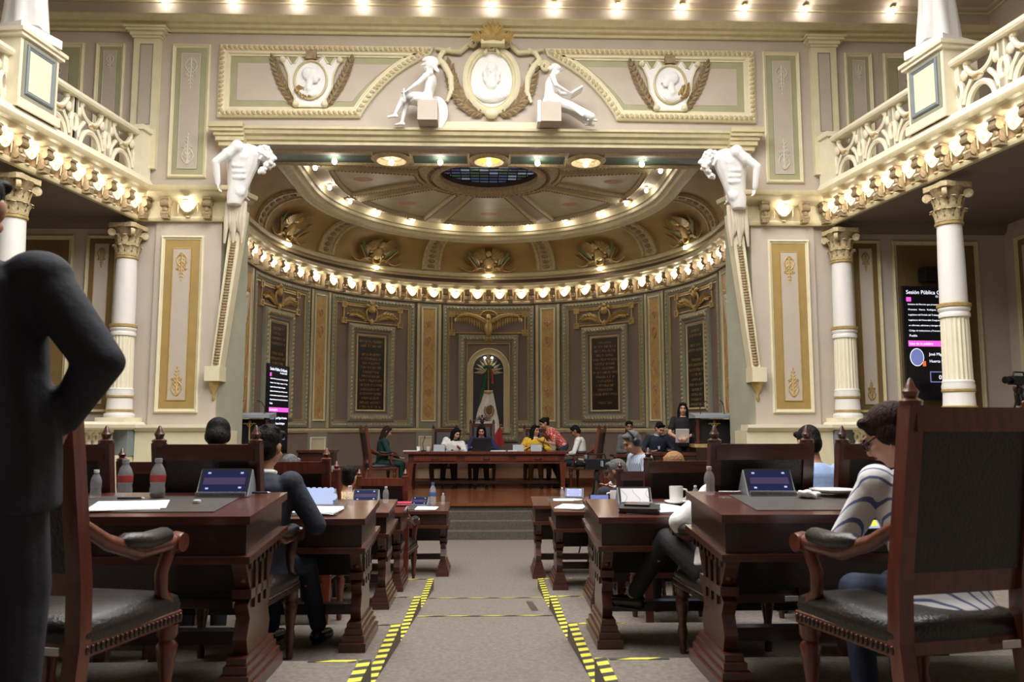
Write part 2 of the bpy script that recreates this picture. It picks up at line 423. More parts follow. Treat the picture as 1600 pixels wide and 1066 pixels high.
def ornate_panel(parent, mp, u0, u1, z0, z1, cfr, band, inner, orn, fw=.07, bw=.12, top=True, step=None, nx=1):
    L = rect(u0, u1, z0, z1)
    p = plate(mp, inset(L, fw*.5), 0, .012, 'panel_band', band, parent, nx)
    frame(mp, L, moulding(fw, .05), 'panel_frame', cfr, parent, step)
    L2 = inset(L, fw+bw)
    q = plate(mp, L2, .012, .02, 'panel_field', inner, parent, nx)
    if orn:
        frame(mp, L2, [(0, .012), (0, .026), (.012, .026), (.012, .012)], 'panel_fillet', orn, parent, step)
        uc = (u0+u1)/2; hw = (u1-u0)/2-fw-bw-.05
        for zb, sg in (((z1-fw-bw-.08), -1), ((z0+fw+bw+.08), 1)):
            if hw < .05: continue
            mb = MB(mp); h = min(hw*4.2, (z1-z0)*.24)
            spray(mb, [(uc, zb+sg*h*t) for t in (0, .2, .4, .6, .8, 1.0)], 7, hw*.62, hw*.15, .022, .012, .75)
            for s2 in (-1, 1):
                mb.tube([(uc+s2*hw*(.12+.72*sin(t*pi*.95)), .025, zb+sg*h*.55*t) for t in [k/9 for k in range(10)]], .012, 4)
                mb.tube([(uc+s2*(hw*.62+hw*.26*(1-k/16)*cos(k*.6)), .025, zb+sg*(h*.62+hw*.26*(1-k/16)*sin(k*.6))) for k in range(15)], .010, 4)
                for t in (.12, .30, .46): blade(mb, uc+s2*hw*.55, zb+sg*h*t, (pi/2*sg)+s2*sg*-.5, hw*.45, hw*.12, .022, .012)
            mb.ball((uc, .024, zb+sg*h*.08), (hw*.5, .010, hw*.26), 10, 5); mb.ball((uc, .024, zb+sg*h*.34), (hw*.26, .010, hw*.36), 8, 5)
            mb.build('scroll_ornament', orn, parent, 60)
for sd in (-1, 1):
    def rr(a, b): return tuple(sorted((sd*a, sd*b)))
    # wide pilaster, ground floor
    u0, u1 = rr(4.42, 5.5)
    MB(FA).box(u0, u1, 0, .05, 1.76, 5.1).build('pilaster', 'taupe', wf)
    FP = lambda u, w_, z: FA(u, w_+.05, z)
    ornate_panel(wf, FP, *rr(4.70, 5.40), 1.95, 4.86, 'cream', 'ochre', 'taupe', 'paint_gold', .07, .13)
    # upper floor
    ornate_panel(wf, FA, *rr(4.73, 5.38), 5.86, 8.2, 'cream', 'olive', 'taupe', 'paint_faint', .07, .09)
    u0, u1 = rr(5.56, 6.0)
    pl = MB(FA); pl.box(u0, u1, 0, .09, 6.0, 8.28); pl.build('pilaster', 'cream', wf)
    frame(FA, rect(u0+.11, u1-.11, 6.75, 8.16), [(0, .09), (0, .1), (.015, .1), (.015, .09)], 'pilaster_fillet', 'grey_green', wf)
    plate(FA, rect(u0+.125, u1-.125, 6.765, 8.145), .085, .093, 'pilaster_inset', 'taupe', wf)
    cp = MB(FA)
    for d, za, zb in ((.02, 8.26, 8.30), (.05, 8.30, 8.36), (.1, 8.36, 8.40), (.13, 8.40, 8.43)): cp.box(u0-d, u1+d, 0, .1+d, za, zb)
    cp.build('pilaster_capital', 'cream', wf)
    ornate_panel(wf, FA, *rr(6.17, 6.66), 5.7, 8.2, 'cream', 'olive', 'taupe', 'paint_faint', .07, .06)
    ornate_panel(wf, FA, *rr(6.85, 8.3), 5.7, 8.2, 'cream', 'olive', 'taupe', 'paint_faint', .09, .16)
    # below the gallery
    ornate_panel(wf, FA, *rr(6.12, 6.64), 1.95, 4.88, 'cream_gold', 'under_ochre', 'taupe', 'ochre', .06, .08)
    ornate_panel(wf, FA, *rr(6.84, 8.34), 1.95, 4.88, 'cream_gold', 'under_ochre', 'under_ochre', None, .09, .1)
    # dado block with rail
    u0, u1 = rr(4.20, 5.62)
    MB(FA).box(u0, u1, -.45, .22, 0, 1.66).build('dado', 'cream', wf)
    MB(FA).sweep([(u0, 0), (u1, 0)], [(0, 0)]).v
    dr = MB(); dr.sweep([(u0, FY-.22), (u1, FY-.22)], [(-.3, 1.66), (.03, 1.66), (.05, 1.69), (.08, 1.71), (.08, 1.76), (-.3, 1.76)], side=-1); dr.build('dado_rail', 'ivory', wf)

# cornice under the ceiling and the entablature over the opening
def run(name, label, path, prof, mt, side, smooth=30):
    o = MB().sweep(path, prof, side=side).build(name, mt, None, smooth); o['kind'] = 'structure'; o['label'] = label; return o
CORN = [(0, 8.40), (.05, 8.40), (.06, 8.44), (.12, 8.46), (.14, 8.50), (.2, 8.52), (.24, 8.57), (.26, 8.60), (.26, 8.625), (0, 8.64)]
run('trim_1', 'cream and gold cornice along the top of the front wall', [(-8.8, FY), (8.8, FY)], CORN, 'cream_gold', -1)
LINT = [(0, 6.45), (.04, 6.45), (.04, 6.50), (.08, 6.52), (.10, 6.57), (.15, 6.60), (.17, 6.65), (.2, 6.67), (.2, 6.71), (0, 6.73)]
run('trim_2', 'stepped cream lintel over the stage opening', [(-4.1, FY), (4.1, FY)], LINT, 'cream_gold', -1)
for sd in (-1, 1):
    cap = MB(FA)
    for d, za, zb in ((.0, 6.38, 6.46), (.04, 6.46, 6.54), (.07, 6.54, 6.6), (.11, 6.6, 6.66), (.14, 6.66, 6.74)):
        cap.box(min(sd*4.07, sd*(4.5+d)), max(sd*4.07, sd*(4.5+d)), 0, .16+d, za, zb)
    o = cap.build('trim_3', 'cream_gold'); tag(o, 'stepped cream capital block at the end of the lintel', None, None, 'structure')
    pp = MB(FA); pp.box(*sorted((sd*4.12, sd*4.46)), 0, .10, 5.62, 6.38); pp.build('capital_pier', 'taupe', wf)
# yellow plinth line under the tympanum
MB(FA).box(-1.05, 1.05, 0, .09, 6.73, 6.86).build('tympanum_plinth', 'cream', wf)

# ------------------------------------------------------------------ entablature with brackets, gallery, columns
ENT = [(0, 5.10), (.06, 5.10), (.075, 5.13), (.075, 5.16), (.05, 5.18), (.05, 5.44), (.09, 5.46), (.16, 5.48), (.22, 5.51), (.25, 5.55), (.30, 5.57), (.32, 5.61), (.32, 5.64), (0, 5.66)]
def bracket_mesh():
    mb = MB(); mb.box(-.065, .065, 0, .17, .22, .30); mb.box(-.05, .05, 0, .12, .02, .24); mb.box(-.07, .07, 0, .19, .285, .315)
    for z, r, y in ((.21, .055, .13), (.05, .045, .10)):
        pr = [(y+r*cos(2*pi*k/10), z+r*sin(2*pi*k/10)) for k in range(10)]; mb.prism(pr, -.07, .07, 'x')
    mb.ball((0, .125, .13), (.035, .03, .05), 6, 4)
    mb.box(-.055, .055, .0, .14, -.03, .03)
    return mb.mesh('bracket', 'ornament_dark', 30)
def swag_mesh():
    mb = MB(); pts = [(-.17, .02, .24)]+[(lerp(-.15, .15, k/10), .035, .22-.15*sin(pi*k/10)) for k in range(11)]+[(.17, .02, .24)]
    mb.tube(pts, [.014]+[.016+.016*sin(pi*k/10) for k in range(11)]+[.014], 6)
    mb.lathe([(.028, -.01), (.045, -.01), (.045, .01), (.028, .01)], (0, 0, 0), 10)
    n = len(mb.v); 
    for s2 in (-1, 1): mb.tube([(s2*.16, .03, .23), (s2*.165, .03, .12), (s2*.16, .03, .05)], [.018, .014, .008], 5)
    mb.ball((0, .02, .13), (.05, .02, .055), 8, 5)
    return mb.mesh('swag', 'ornament', 60)
BRK, SWG = bracket_mesh(), swag_mesh()
def bulb_meshes():
    g = MB().ball((0, 0, -.075), (.046, .046, .052), 12, 8).mesh('bulb_glass', 'bulb', 60)
    s = MB().lathe([(0, 0), (.045, 0), (.05, -.008), (.03, -.02), (.024, -.035), (0, -.037)], (0, 0, 0), 10).mesh('bulb_socket', 'bronze_gold', 40)
    return g, s
BG, BS = bulb_meshes()
def bulb(p, label, group, tilt=None, sc=1.0):
    o = thing('light_bulb', label, 'light bulb', p, 0, group); o.scale = (sc,)*3
    if tilt: o.rotation_euler = tilt
    place('bulb_glass', BG, o); place('bulb_socket', BS, o); return o
def face_rz(n): return atan2(n[1], n[0])-pi/2          # local +y onto the outward direction n

ga = struct('trim_4', 'bracketed cream entablature curving around the apse wall')
pathA = [APn(s)[0] for s in APATH]
MB().sweep(pathA, ENT, side=-1).build('entablature', 'cream_gold', ga, 30)
fz = MB().sweep(pathA, [(.052, 5.19), (.056, 5.19), (.056, 5.435), (.052, 5.435)], side=-1).build('frieze_band', 'tan_frieze', ga)
SPC = .625
for k in range(-16, 17):
    s = k*SPC; p, n = APn(s)
    place('bracket', BRK, ga, (p[0]+n[0]*.05, p[1]+n[1]*.05, 5.15), face_rz(n))
    if k < 16:
        s = (k+.5)*SPC; p, n = APn(s)
        place('swag', SWG, ga, (p[0]+n[0]*.06, p[1]+n[1]*.06, 5.17), face_rz(n))
        if abs(s) < 9.6:
            bulb((p[0]+n[0]*.20, p[1]+n[1]*.20, 5.43), 'glowing round bulb between two brackets of the apse entablature', 'bulbs of the apse entablature', (R(25)*-n[1], R(25)*n[0], 0), 1.05)

def gal_x(y): return 5.78+.1395*(FY-y)
COLY = [13.3, 10.72, 8.15, 5.6, 3.0, .4]
BAL = None
def baluster_mesh():
    mb = MB(); W = .78
    for s2 in (-1, 1):                        # upper hanging curve and lower arch of one pierced panel
        pass
    mb.tube([(W/2*cos(a)*.62, 0, .02+.30*sin(a)) for a in [pi*k/12 for k in range(13)]], .042, 6)
    mb.tube([(W/2*cos(a)*.66, 0, .72-.27*sin(a)) for a in [pi*k/12 for k in range(13)]], .038, 6)
    for s2 in (-1, 1):
        mb.tube([(s2*W*.5+.065*cos(a), 0, .34+.13*sin(a)) for a in [2*pi*k/12 for k in range(13)]], .038, 6)
        mb.ball((s2*W*.29, 0, .68), (.055, .05, .055), 8, 5); mb.ball((s2*W*.36, 0, .53), (.06, .04, .08), 8, 5)
        mb.box(s2*W*.5-.05, s2*W*.5+.05, -.035, .035, .46, .74); mb.box(s2*W*.5-.06, s2*W*.5+.06, -.035, .035, 0, .2)
        mb.tube([(s2*W*.4, 0, .14), (s2*W*.33, 0, .3), (s2*W*.2, 0, .42)], .035, 6)
    mb.ball((0, .03, .4), (.09, .04, .045), 8, 5)
    return mb.mesh('baluster_panel', 'ivory', 50)
BALM = baluster_mesh()
GLM = MB().tube([(-.09, .05, .40), (-.04, .065, .415), (0, .07, .395), (.05, .065, .41), (.09, .05, .39)], [.008, .018, .024, .018, .008], 6).mesh('gilt_sprig', 'gold', 60)

def column(x, y, rz, label):
    c = thing('column', label, 'column', (x, y, 1.80), rz)
    MB().box(-.25, .25, -.25, .25, 0, .07).build('plinth', 'ivory', c)
    MB().lathe([(0, .07), (.225, .07), (.235, .10), (.225, .13), (.2, .15), (.205, .18), (.2, .2), (.19, .37), (.2, .38), (0, .38)], seg=28).build('base', 'column_white', c, 40)
    MB().lathe([(.196, .16), (.216, .17), (.216, .195), (.196, .205)], seg=28).build('gilt_ring', 'gold', c, 40)
    MB().lathe([(.19, .385), (.206, .39), (.206, .415), (.19, .425)], seg=28).build('gilt_ring', 'gold', c, 40)
    MB().lathe([(0, .42), (.2, .42), (.205, .46), (.192, .5), (.198, .52), (.186, .54), (0, .54)], seg=28).build('lower_collar', 'column_white', c, 40)
    MB().lathe([(.184, .54), (.182, .6), (.178, 1.0), (.174, 1.34), (.172, 1.38)], seg=40, flute=.06).build('fluted_shaft', 'ivory', c, 20)
    MB().lathe([(0, 1.38), (.19, 1.38), (.195, 1.42), (.18, 1.45), (.2, 1.48), (.2, 1.5), (.185, 1.52), (0, 1.52)], seg=28).build('upper_collar', 'column_white', c, 40)
    MB().lathe([(.185, 1.51), (.212, 1.52), (.212, 1.56), (.185, 1.57)], seg=28).build('gilt_ring', 'gold', c, 40)
    MB().lathe([(0, 1.56), (.172, 1.56), (.168, 2.1), (.155, 2.64), (0, 2.64)], seg=28).build('upper_shaft', 'column_white', c, 40)
    MB().lathe([(.15, 2.63), (.18, 2.64), (.18, 2.67), (.15, 2.68)], seg=28).build('gilt_ring', 'gold', c, 40)
    cp = MB().lathe([(0, 2.67), (.15, 2.67), (.155, 2.9), (.19, 3.06), (.23, 3.14), (0, 3.14)], seg=20).build('capital', 'ornament_dark', c, 40)
    global LEAF
    try: LEAF
    except NameError:
        lf = MB()
        rings = []
        for k in range(7):
            t = k/6; o = .155+.02*t+.055*t**3; z = 0+.2*t-(.05 if k == 6 else 0); wd = .052*(1-.5*t**2)*(.8+.35*(k % 2))
            rings.append([(-wd, o, z), (0, o+.02, z), (wd, o, z), (0, o-.012, z)])
        lf.loft(rings); LEAF = lf.mesh('acanthus_leaf', 'ornament', 60)
    for k in range(10):
        for (z0, off) in ((2.68, 0), (2.85, .5)):
            l = place('acanthus_leaf', LEAF, cp, (0, 0, z0), 2*pi*(k+off)/10)
    for k in range(4):
        a = pi/4+k*pi/2; v = MB()
        for j, rr_ in ((0, .062),):
            v.lathe([(0, -.03), (.062, -.03), (.066, -.01), (.066, .01), (.062, .03), (0, .03)], (0, 0, 0), 12)
        v.xf(Matrix.Translation((.25*cos(a), .25*sin(a), 3.05)) @ rotz(a) @ Matrix.Rotation(pi/2, 4, 'X'))
        v.build('volute', 'ornament', cp, 40)
    MB().prism([(.29*cos(a+d)*s_, .29*sin(a+d)*s_) for a in (pi/4, 3*pi/4, 5*pi/4, 7*pi/4) for d, s_ in ((-.12, 1.02), (.12, 1.02), (.785, .72))], 3.13, 3.20, 'z').build('abacus', 'ornament', c)
    return c

for sd in (-1, 1):
    nm = 'suited man side' if sd < 0 else 'video screen side'
    path = [(sd*gal_x(y), y) for y in (FY, 9.0, 4.0, -3.0)]
    g = struct('trim_5' if sd < 0 else 'trim_6', 'bracketed cream entablature along the gallery edge, %s' % nm)
    side = 1 if sd > 0 else -1
    # hall side is towards x = 0 : normal sign
    MB().sweep(path, ENT, side=-side).build('entablature', 'cream_gold', g, 30)
    MB().sweep(path, [(.052, 5.19), (.056, 5.19), (.056, 5.435), (.052, 5.435)], side=-side).build('frieze_band', 'tan_frieze', g)
    MB().sweep(path, [(-.2, 5.64), (.30, 5.64), (.27, 5.68), (.2, 5.72), (.16, 5.78), (.14, 5.82), (-.2, 5.82)], side=-side).build('cyma', 'ivory', g, 30)
    d = Vector((sd*.1395, -1, 0)).normalized(); n = Vector((-sd*1, -.1395, 0)).normalized()
    L = lambda t: Vector((sd*5.78, FY, 0))+d*t
    k = 0; t = .16
    while t < 9.5:
        p = L(t); place('bracket', BRK, g, (p.x+n.x*.05, p.y+n.y*.05, 5.15), face_rz(n))
        q = L(t+.24); place('swag', SWG, g, (q.x+n.x*.06, q.y+n.y*.06, 5.17), face_rz(n))
        if t < 7: 
            q = L(t+.25); bulb((q.x+n.x*.22, q.y+n.y*.22, 5.43), 'glowing round bulb under the gallery cornice, %s' % nm, 'gallery bulbs, %s' % nm, (R(25)*-n.y, R(25)*n.x, 0), 1.0)
        t += .485
    # the short entablature on the front wall, above the wide pilaster
    gw = struct('trim_7', 'short bracketed entablature above the wide pilaster, %s' % nm)
    pw = [(sd*5.85, FY), (sd*4.30, FY)]
    pw2 = [(sd*4.42, FY), (sd*4.42, FY+.4)]
    MB().sweep([(sd*5.85, FY), (sd*4.42, FY), (sd*4.30, FY+.4)], [(o+.05, z) for o, z in ENT], side=side).build('entablature', 'cream_gold', gw, 30)
    for u in (5.30, 4.62): place('bracket', BRK, gw, (sd*u, FY-.10, 5.15), pi)
    place('swag', SWG, gw, (sd*4.96, FY-.11, 5.17), pi)
    bulb((sd*4.96, FY-.27, 5.43), 'glowing round bulb above the wide pilaster, %s' % nm, None, (R(25), 0, 0), 1.0)
    # gallery deck and soffit
    x0, x1 = sd*5.9, sd*9.2
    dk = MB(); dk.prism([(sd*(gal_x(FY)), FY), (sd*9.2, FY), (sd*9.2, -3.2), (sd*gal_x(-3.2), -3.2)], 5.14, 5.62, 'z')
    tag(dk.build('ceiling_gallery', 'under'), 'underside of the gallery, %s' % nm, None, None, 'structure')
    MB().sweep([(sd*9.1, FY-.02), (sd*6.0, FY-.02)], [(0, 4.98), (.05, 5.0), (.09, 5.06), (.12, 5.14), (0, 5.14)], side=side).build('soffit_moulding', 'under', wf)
    # balustrade of the gallery
    b = thing('gallery_balustrade', 'pierced ivory balustrade of the gallery, %s' % nm, 'balustrade', (0, 0, 0), 0)
    MB().sweep(path, [(-.13, 6.50), (.08, 6.50), (.1, 6.53), (.1, 6.56), (.06, 6.60), (-.12, 6.60), (-.15, 6.55)], side=-side).build('hand_rail', 'ivory', b, 30)
    t = .62; 
    while t < 9:
        if not (2.32 < t < 3.25):
            p = L(t)-n*.02
            o = place('baluster_panel', BALM, b, (p.x, p.y, 5.80), face_rz(n)); place('gilt_sprig', GLM, o)
            t += .80
        else: t = 3.62
    # end pier and statue pedestal
    for (t0, t1, top, lab) in ((.02, .30, 6.66, 'pier'), (2.45, 3.2, 6.86, 'pedestal')):
        pts = lambda e0, e1, w0, w1: [tuple((L(a)+n*c)[:2]) for a, c in ((e0, w0), (e1, w0), (e1, w1), (e0, w1))]
        if lab == 'pier':
            MB().prism(pts(t0, t1, -.25, .14), 5.8, top-.08, 'z').build('end_pier', 'ivory', b)
            MB().prism(pts(t0-.03, t1+.05, -.28, .18), top-.08, top, 'z').build('pier_cap', 'ivory', b)
        else:
            pd = b
            MB().prism(pts(t0, t1, -.34, .17), 5.82, top-.1, 'z').build('pedestal_body', 'ivory', pd)
            MB().prism(pts(t0-.05, t1+.05, -.38, .22), top-.1, top-.05, 'z').build('pedestal_cap', 'ivory', pd)
            MB().prism(pts(t0-.08, t1+.08, -.4, .25), top-.05, top, 'z').build('pedestal_cap', 'ivory', pd)
            MB().prism(pts(t0-.04, t1+.04, -.36, .21), 5.82, 5.94, 'z').build('pedestal_foot', 'ivory', pd)
            # grey blue framed panel on the face turned to the stage opening and on the face turned to the hall
            pc = L(t0)
            def PM(u, w_, z, pc=pc): 
                q = pc-n*.085+n*u-d*w_; return (q.x, q.y, z)
            def PM2(u, w_, z, pc=L((t0+t1)/2)):
                q = pc+n*.17+d*u+n*w_; return (q.x, q.y, z)
            for mp_, hw in ((PM, .225), (PM2, .32)):
                plate(mp_, rect(-hw, hw, 5.96, 6.74), 0, .012, 'panel_ground', 'grey_green', pd)
                frame(mp_, rect(-hw+.05, hw-.05, 6.02, 6.69), moulding(.06, .03, .012), 'panel_frame', 'bluegrey', pd)
                plate(mp_, rect(-hw+.11, hw-.11, 6.08, 6.63), .012, .02, 'panel_field', 'ivory', pd)
    pf = MB(); pf.prism([(sd*(gal_x(FY)+.2), FY), (sd*8.8, FY), (sd*8.8, -3.2), (sd*(gal_x(-3.2)+.2), -3.2)], 0, .95, 'z')
    tag(pf.build('floor_platform', 'carpet_dark'), 'raised floor behind the parapet, %s' % nm, None, None, 'structure')
    # columns, and the parapet they stand on
    pa = thing('ground_parapet', 'cream parapet with small balusters between the columns, %s' % nm, 'parapet')
    MB().sweep(path, [(-.2, 0), (.16, 0), (.16, 1.28), (-.2, 1.28)], side=-side).build('parapet_base', 'cream', pa)
    MB().sweep(path, [(-.26, 1.68), (.2, 1.68), (.24, 1.71), (.25, 1.76), (.22, 1.8), (-.26, 1.8)], side=-side).build('parapet_rail', 'ivory', pa, 30)
    bm = None
    for i, cy in enumerate(COLY[:3]):
        x = sd*(gal_x(cy)+.08)
        if i < 2: column(x, cy, atan2(n.y, n.x), 'white column with gilt rings and leafy capital, %s, %s' % (nm, 'against the front wall' if i == 0 else 'standing clear in front of the side wall'))
        p = Vector((sd*gal_x(cy), cy, 0))
        MB().cbox((p.x, p.y, 1.48), (.36, .36, .42), Matrix.Rotation(atan2(n.y, n.x), 3, 'Z')).build('parapet_pier', 'bluegrey', pa)
    me = None
    t = .42
    while t < 5.2:
        if min(abs(t-.2), abs(t-2.8)) > .28:
            if me is None:
                q = MB(); q.tube([(.0+.06*cos(a), 0, .29+.06*sin(a)) for a in [2*pi*k/10 for k in range(11)]], .03, 5)
                q.lathe([(0, 0), (.07, 0), (.07, .05), (.04, .08), (.055, .17), (.03, .24), (0, .26)], seg=10); q.lathe([(0, .33), (.07, .36), (.075, .40), (0, .40)], seg=10)
                me = q.mesh('baluster', 'ivory', 50)
            p = L(t); place('baluster', me, pa, (p.x, p.y, 1.28), face_rz(n))
        t += .17

# ------------------------------------------------------------------ side, back walls and the hall ceiling with its glazed skylight
for sd, nm in ((-1, 'wall_left'), (1, 'wall_right')):
    sw = struct(nm, 'taupe side wall behind the gallery')
    MB().box(*sorted((sd*8.8, sd*9.2)), -3.2, FY, 0, 9.3).build('wall_body', 'taupe', sw)
    SM = lambda u, w_, z, sd=sd: (sd*(8.8-w_), u, z)
    for y0 in (11.9, 9.6, 7.3):
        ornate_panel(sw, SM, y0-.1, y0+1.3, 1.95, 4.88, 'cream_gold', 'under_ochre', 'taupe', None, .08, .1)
tag(MB().box(-9.2, 9.2, -3.6, -3.2, 0, 9.3).build('wall_back', 'brown_band'), 'dark wall closing the hall behind the seats', None, None, 'structure')  # unseen wall; dark brown picked to cut bounce light onto the foreground
ce = struct('ceiling', 'hall ceiling with a glazed skylight')
for a in ((-9.2, 9.2, 10.9, FY+.48), (-9.2, 9.2, -3.6, 2.3), (-9.2, -4.0, 2.3, 10.9), (4.0, 9.2, 2.3, 10.9)):
    MB().box(a[0], a[1], a[2], a[3], 9.2, 9.4).build('ceiling_field', 'ceiling_paint', ce)
CV = [(0, 8.95), (.03, 8.95), (.10, 8.98), (.12, 9.02), (.3, 9.05), (.45, 9.12), (.5, 9.2), (0, 9.2)]
MB().sweep([(-8.8, 0), (-8.8, FY), (8.8, FY), (8.8, 0)], CV, side=-1).build('ceiling_cornice', 'ceiling_paint', ce, 30)
MB().sweep([(-8.8, 0), (-8.8, FY), (8.8, FY), (8.8, 0)], [(.0, 8.935), (.045, 8.935), (.05, 8.95), (.045, 8.965), (0, 8.965)], side=-1).build('ceiling_bead', 'cream', ce, 30)
for k in range(9):
    x = -8+2*k
    MB().box(x-.12, x+.12, 10.95, 12.9, 9.12, 9.2).build('ceiling_beam', 'ornament', ce)
MB().box(-8.8, 8.8, 12.5, 12.75, 9.1, 9.2).build('ceiling_beam', 'ornament', ce)
sk = struct('window_1', 'glazed skylight in the hall ceiling')
for k in range(9):
    y = 2.3+8.6*k/8; MB().box(-4, 4, y-.04, y+.04, 9.22, 9.34).build('skylight_bar', 'ivory', sk)
for k in range(7):
    x = -4+8*k/6; MB().box(x-.04, x+.04, 2.3, 10.9, 9.22, 9.34).build('skylight_bar', 'ivory', sk)
for x in (240, 350, 455, 560, 661, 768, 869, 971, 1075, 1175, 1273, 1413):
    p = at(x, 14, FY-.5); bulb((p.x, FY-.14, 8.985), 'glowing round bulb in the row under the ceiling over the front wall', 'bulbs under the hall ceiling', None, .85)
for sd in (-1, 1): bulb((sd*8.38, 11.6, 9.06), 'glowing round bulb in the row under the ceiling, over the gallery', 'bulbs over the galleries', None, 1.1)
# ------------------------------------------------------------------ fused organic shapes (one continuous surface each)
FUSE = []
def fuse(mb, name, mt, parent=None, vox=.014, it=6):
    me = mb.mesh(name, mt); o = place(name, me, parent)
    r = o.modifiers.new('r', 'REMESH'); r.mode = 'VOXEL'; r.voxel_size = vox; r.use_smooth_shade = True
    s = o.modifiers.new('s', 'SMOOTH'); s.factor = .5; s.iterations = it
    FUSE.append(o); return o
TEXTS = []
def fuse_all():
    dg = bpy.context.evaluated_depsgraph_get(); dg.update()
    for o in TEXTS:
        me = bpy.data.meshes.new_from_object(o.evaluated_get(dg)); nm = o.name; par, mx = o.parent, o.matrix_local.copy()
        cu = o.data; bpy.data.objects.remove(o); bpy.data.curves.remove(cu)
        n = bpy.data.objects.new('lettering', me); COL.objects.link(n); n.parent = par; n.matrix_local = mx; n['kind'] = 'stuff'
    dg = bpy.context.evaluated_depsgraph_get(); dg.update()
    for o in FUSE:
        me = bpy.data.meshes.new_from_object(o.evaluated_get(dg)); m0 = o.data.materials[0] if o.data.materials else None
        old = o.data; o.modifiers.clear(); o.data = me; me.name = old.name
        me.materials.clear(); me.materials.append(m0)
        for p in me.polygons: p.use_smooth = True

# ------------------------------------------------------------------ apse wall
wa = struct('wall_apse', 'mauve grey curved wall of the apse')
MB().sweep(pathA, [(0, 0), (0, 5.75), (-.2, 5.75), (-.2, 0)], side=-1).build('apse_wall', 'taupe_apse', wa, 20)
MB().sweep(pathA, [(0, 1.58), (.03, 1.58), (.05, 1.61), (.06, 1.65), (.05, 1.68), (0, 1.70)], side=-1).build('dado_rail', 'cream_gold', wa, 20)
MB().sweep(pathA, [(0, .5), (.03, .5), (.03, .72), (.02, .75), (0, .75)], side=-1).build('baseboard', 'brown_band', wa, 20)
SP = [arc_s(19), arc_s(56), AQ+.12]
def apilaster(s, hw=.34):
    for (a, b, mt, w1) in ((-hw, hw, 'grey_green', .03), (-hw, -hw+.07, 'cream_gold', .05), (hw-.07, hw, 'cream_gold', .05)):
        MB(AP).box(s+a, s+b, 0, w1, 1.70, 5.06, 3).build('pilaster_strip', mt, wa)
    frame(AP, rect(s-.21, s+.21, 1.86, 4.96), moulding(.05, .035, .03), 'pilaster_frame', 'cream', wa)
    plate(AP, rect(s-.165, s+.165, 1.91, 4.91), .03, .04, 'pilaster_field', 'paint_gold', wa, 2)
    mb = MB(AP)
    for z0, sc in ((4.5, .5), (4.05, .8), (3.2, 1.2), (2.65, .6), (2.15, 1.0)):
        for sg in (-1, 1):
            mb.tube([(s+sg*.10*sin(t*pi)*min(1, sc), .043, z0+(t-.5)*.34*sc) for t in [k/6 for k in range(7)]], .016, 4)
            mb.ball((s+sg*.07, .042, z0+.1*sc), (.04, .01, .05), 6, 4)
        mb.ball((s, .043, z0), (.05, .012, .09*sc), 6, 4)
    mb.build('painted_scroll', 'paint_rose', wa, 60)
    # dado block
    plate(AP, rect(s-hw, s+hw, .75, 1.58), 0, .03, 'dado_block', 'grey_green', wa, 3)
    frame(AP, rect(s-.27, s+.27, .85, 1.48), moulding(.06, .03, .03), 'dado_frame', 'ivory', wa)
    plate(AP, rect(s-.2, s+.2, .92, 1.42), .03, .035, 'dado_field', 'cream', wa, 2)
for s in SP:
    apilaster(s); apilaster(-s)
def bay(s, hw):
    L = rect(s-hw, s+hw, 1.72, 5.04)
    frame(AP, L, [(0, 0), (0, .05), (.05, .06), (.09, .04), (.12, .04), (.15, .02), (.15, 0)], 'bay_frame', 'grey_green', wa, .3)
    beads(AP, inset(L, .06), .1, .03, .05, 'bay_beads', 'ornament', wa)
    frame(AP, inset(L, .15), [(0, 0), (0, .03), (.03, .03), (.03, 0)], 'bay_fillet', 'gold', wa, .3)
SB = [arc_s(38), arc_s(73.5)]
bay(0, SP[0]-.40)
for sg in (-1, 1):
    bay(sg*SB[0], (SP[1]-SP[0])/2-.40); bay(sg*SB[1], (SP[2]-SP[1])/2-.42)

PLQ = {(-1, 0): 'dark bronze plaque with gilt names between the flag niche and the side screen',
       (1, 0): 'dark bronze plaque with gilt names beside the flag niche, behind the seated officials',
       (-1, 1): 'dark bronze plaque with gilt names partly behind the slim standing screen',
       (1, 1): 'dark bronze plaque with gilt names behind the standing woman in black'}
def text(s, size, mt, parent, M4, name='lettering', align='CENTER', ext=.002):
    c = bpy.data.curves.new(name, 'FONT'); c.body = s; c.size = size; c.align_x = align; c.extrude = ext
    c.materials.append(M[mt]); o = bpy.data.objects.new(name, c); COL.objects.link(o); o.matrix_local = M4
    if parent: o.parent = parent
    TEXTS.append(o); return o
def wall_text(s, size, mt, parent, u, z, w_, name='lettering'):
    p, n = APn(u); q = AP(u, w_, z)
    r = Matrix.Translation(q) @ rotz(face_rz(n)+pi) @ Matrix.Rotation(pi/2, 4, 'X')
    return text(s, size, mt, parent, r, name)
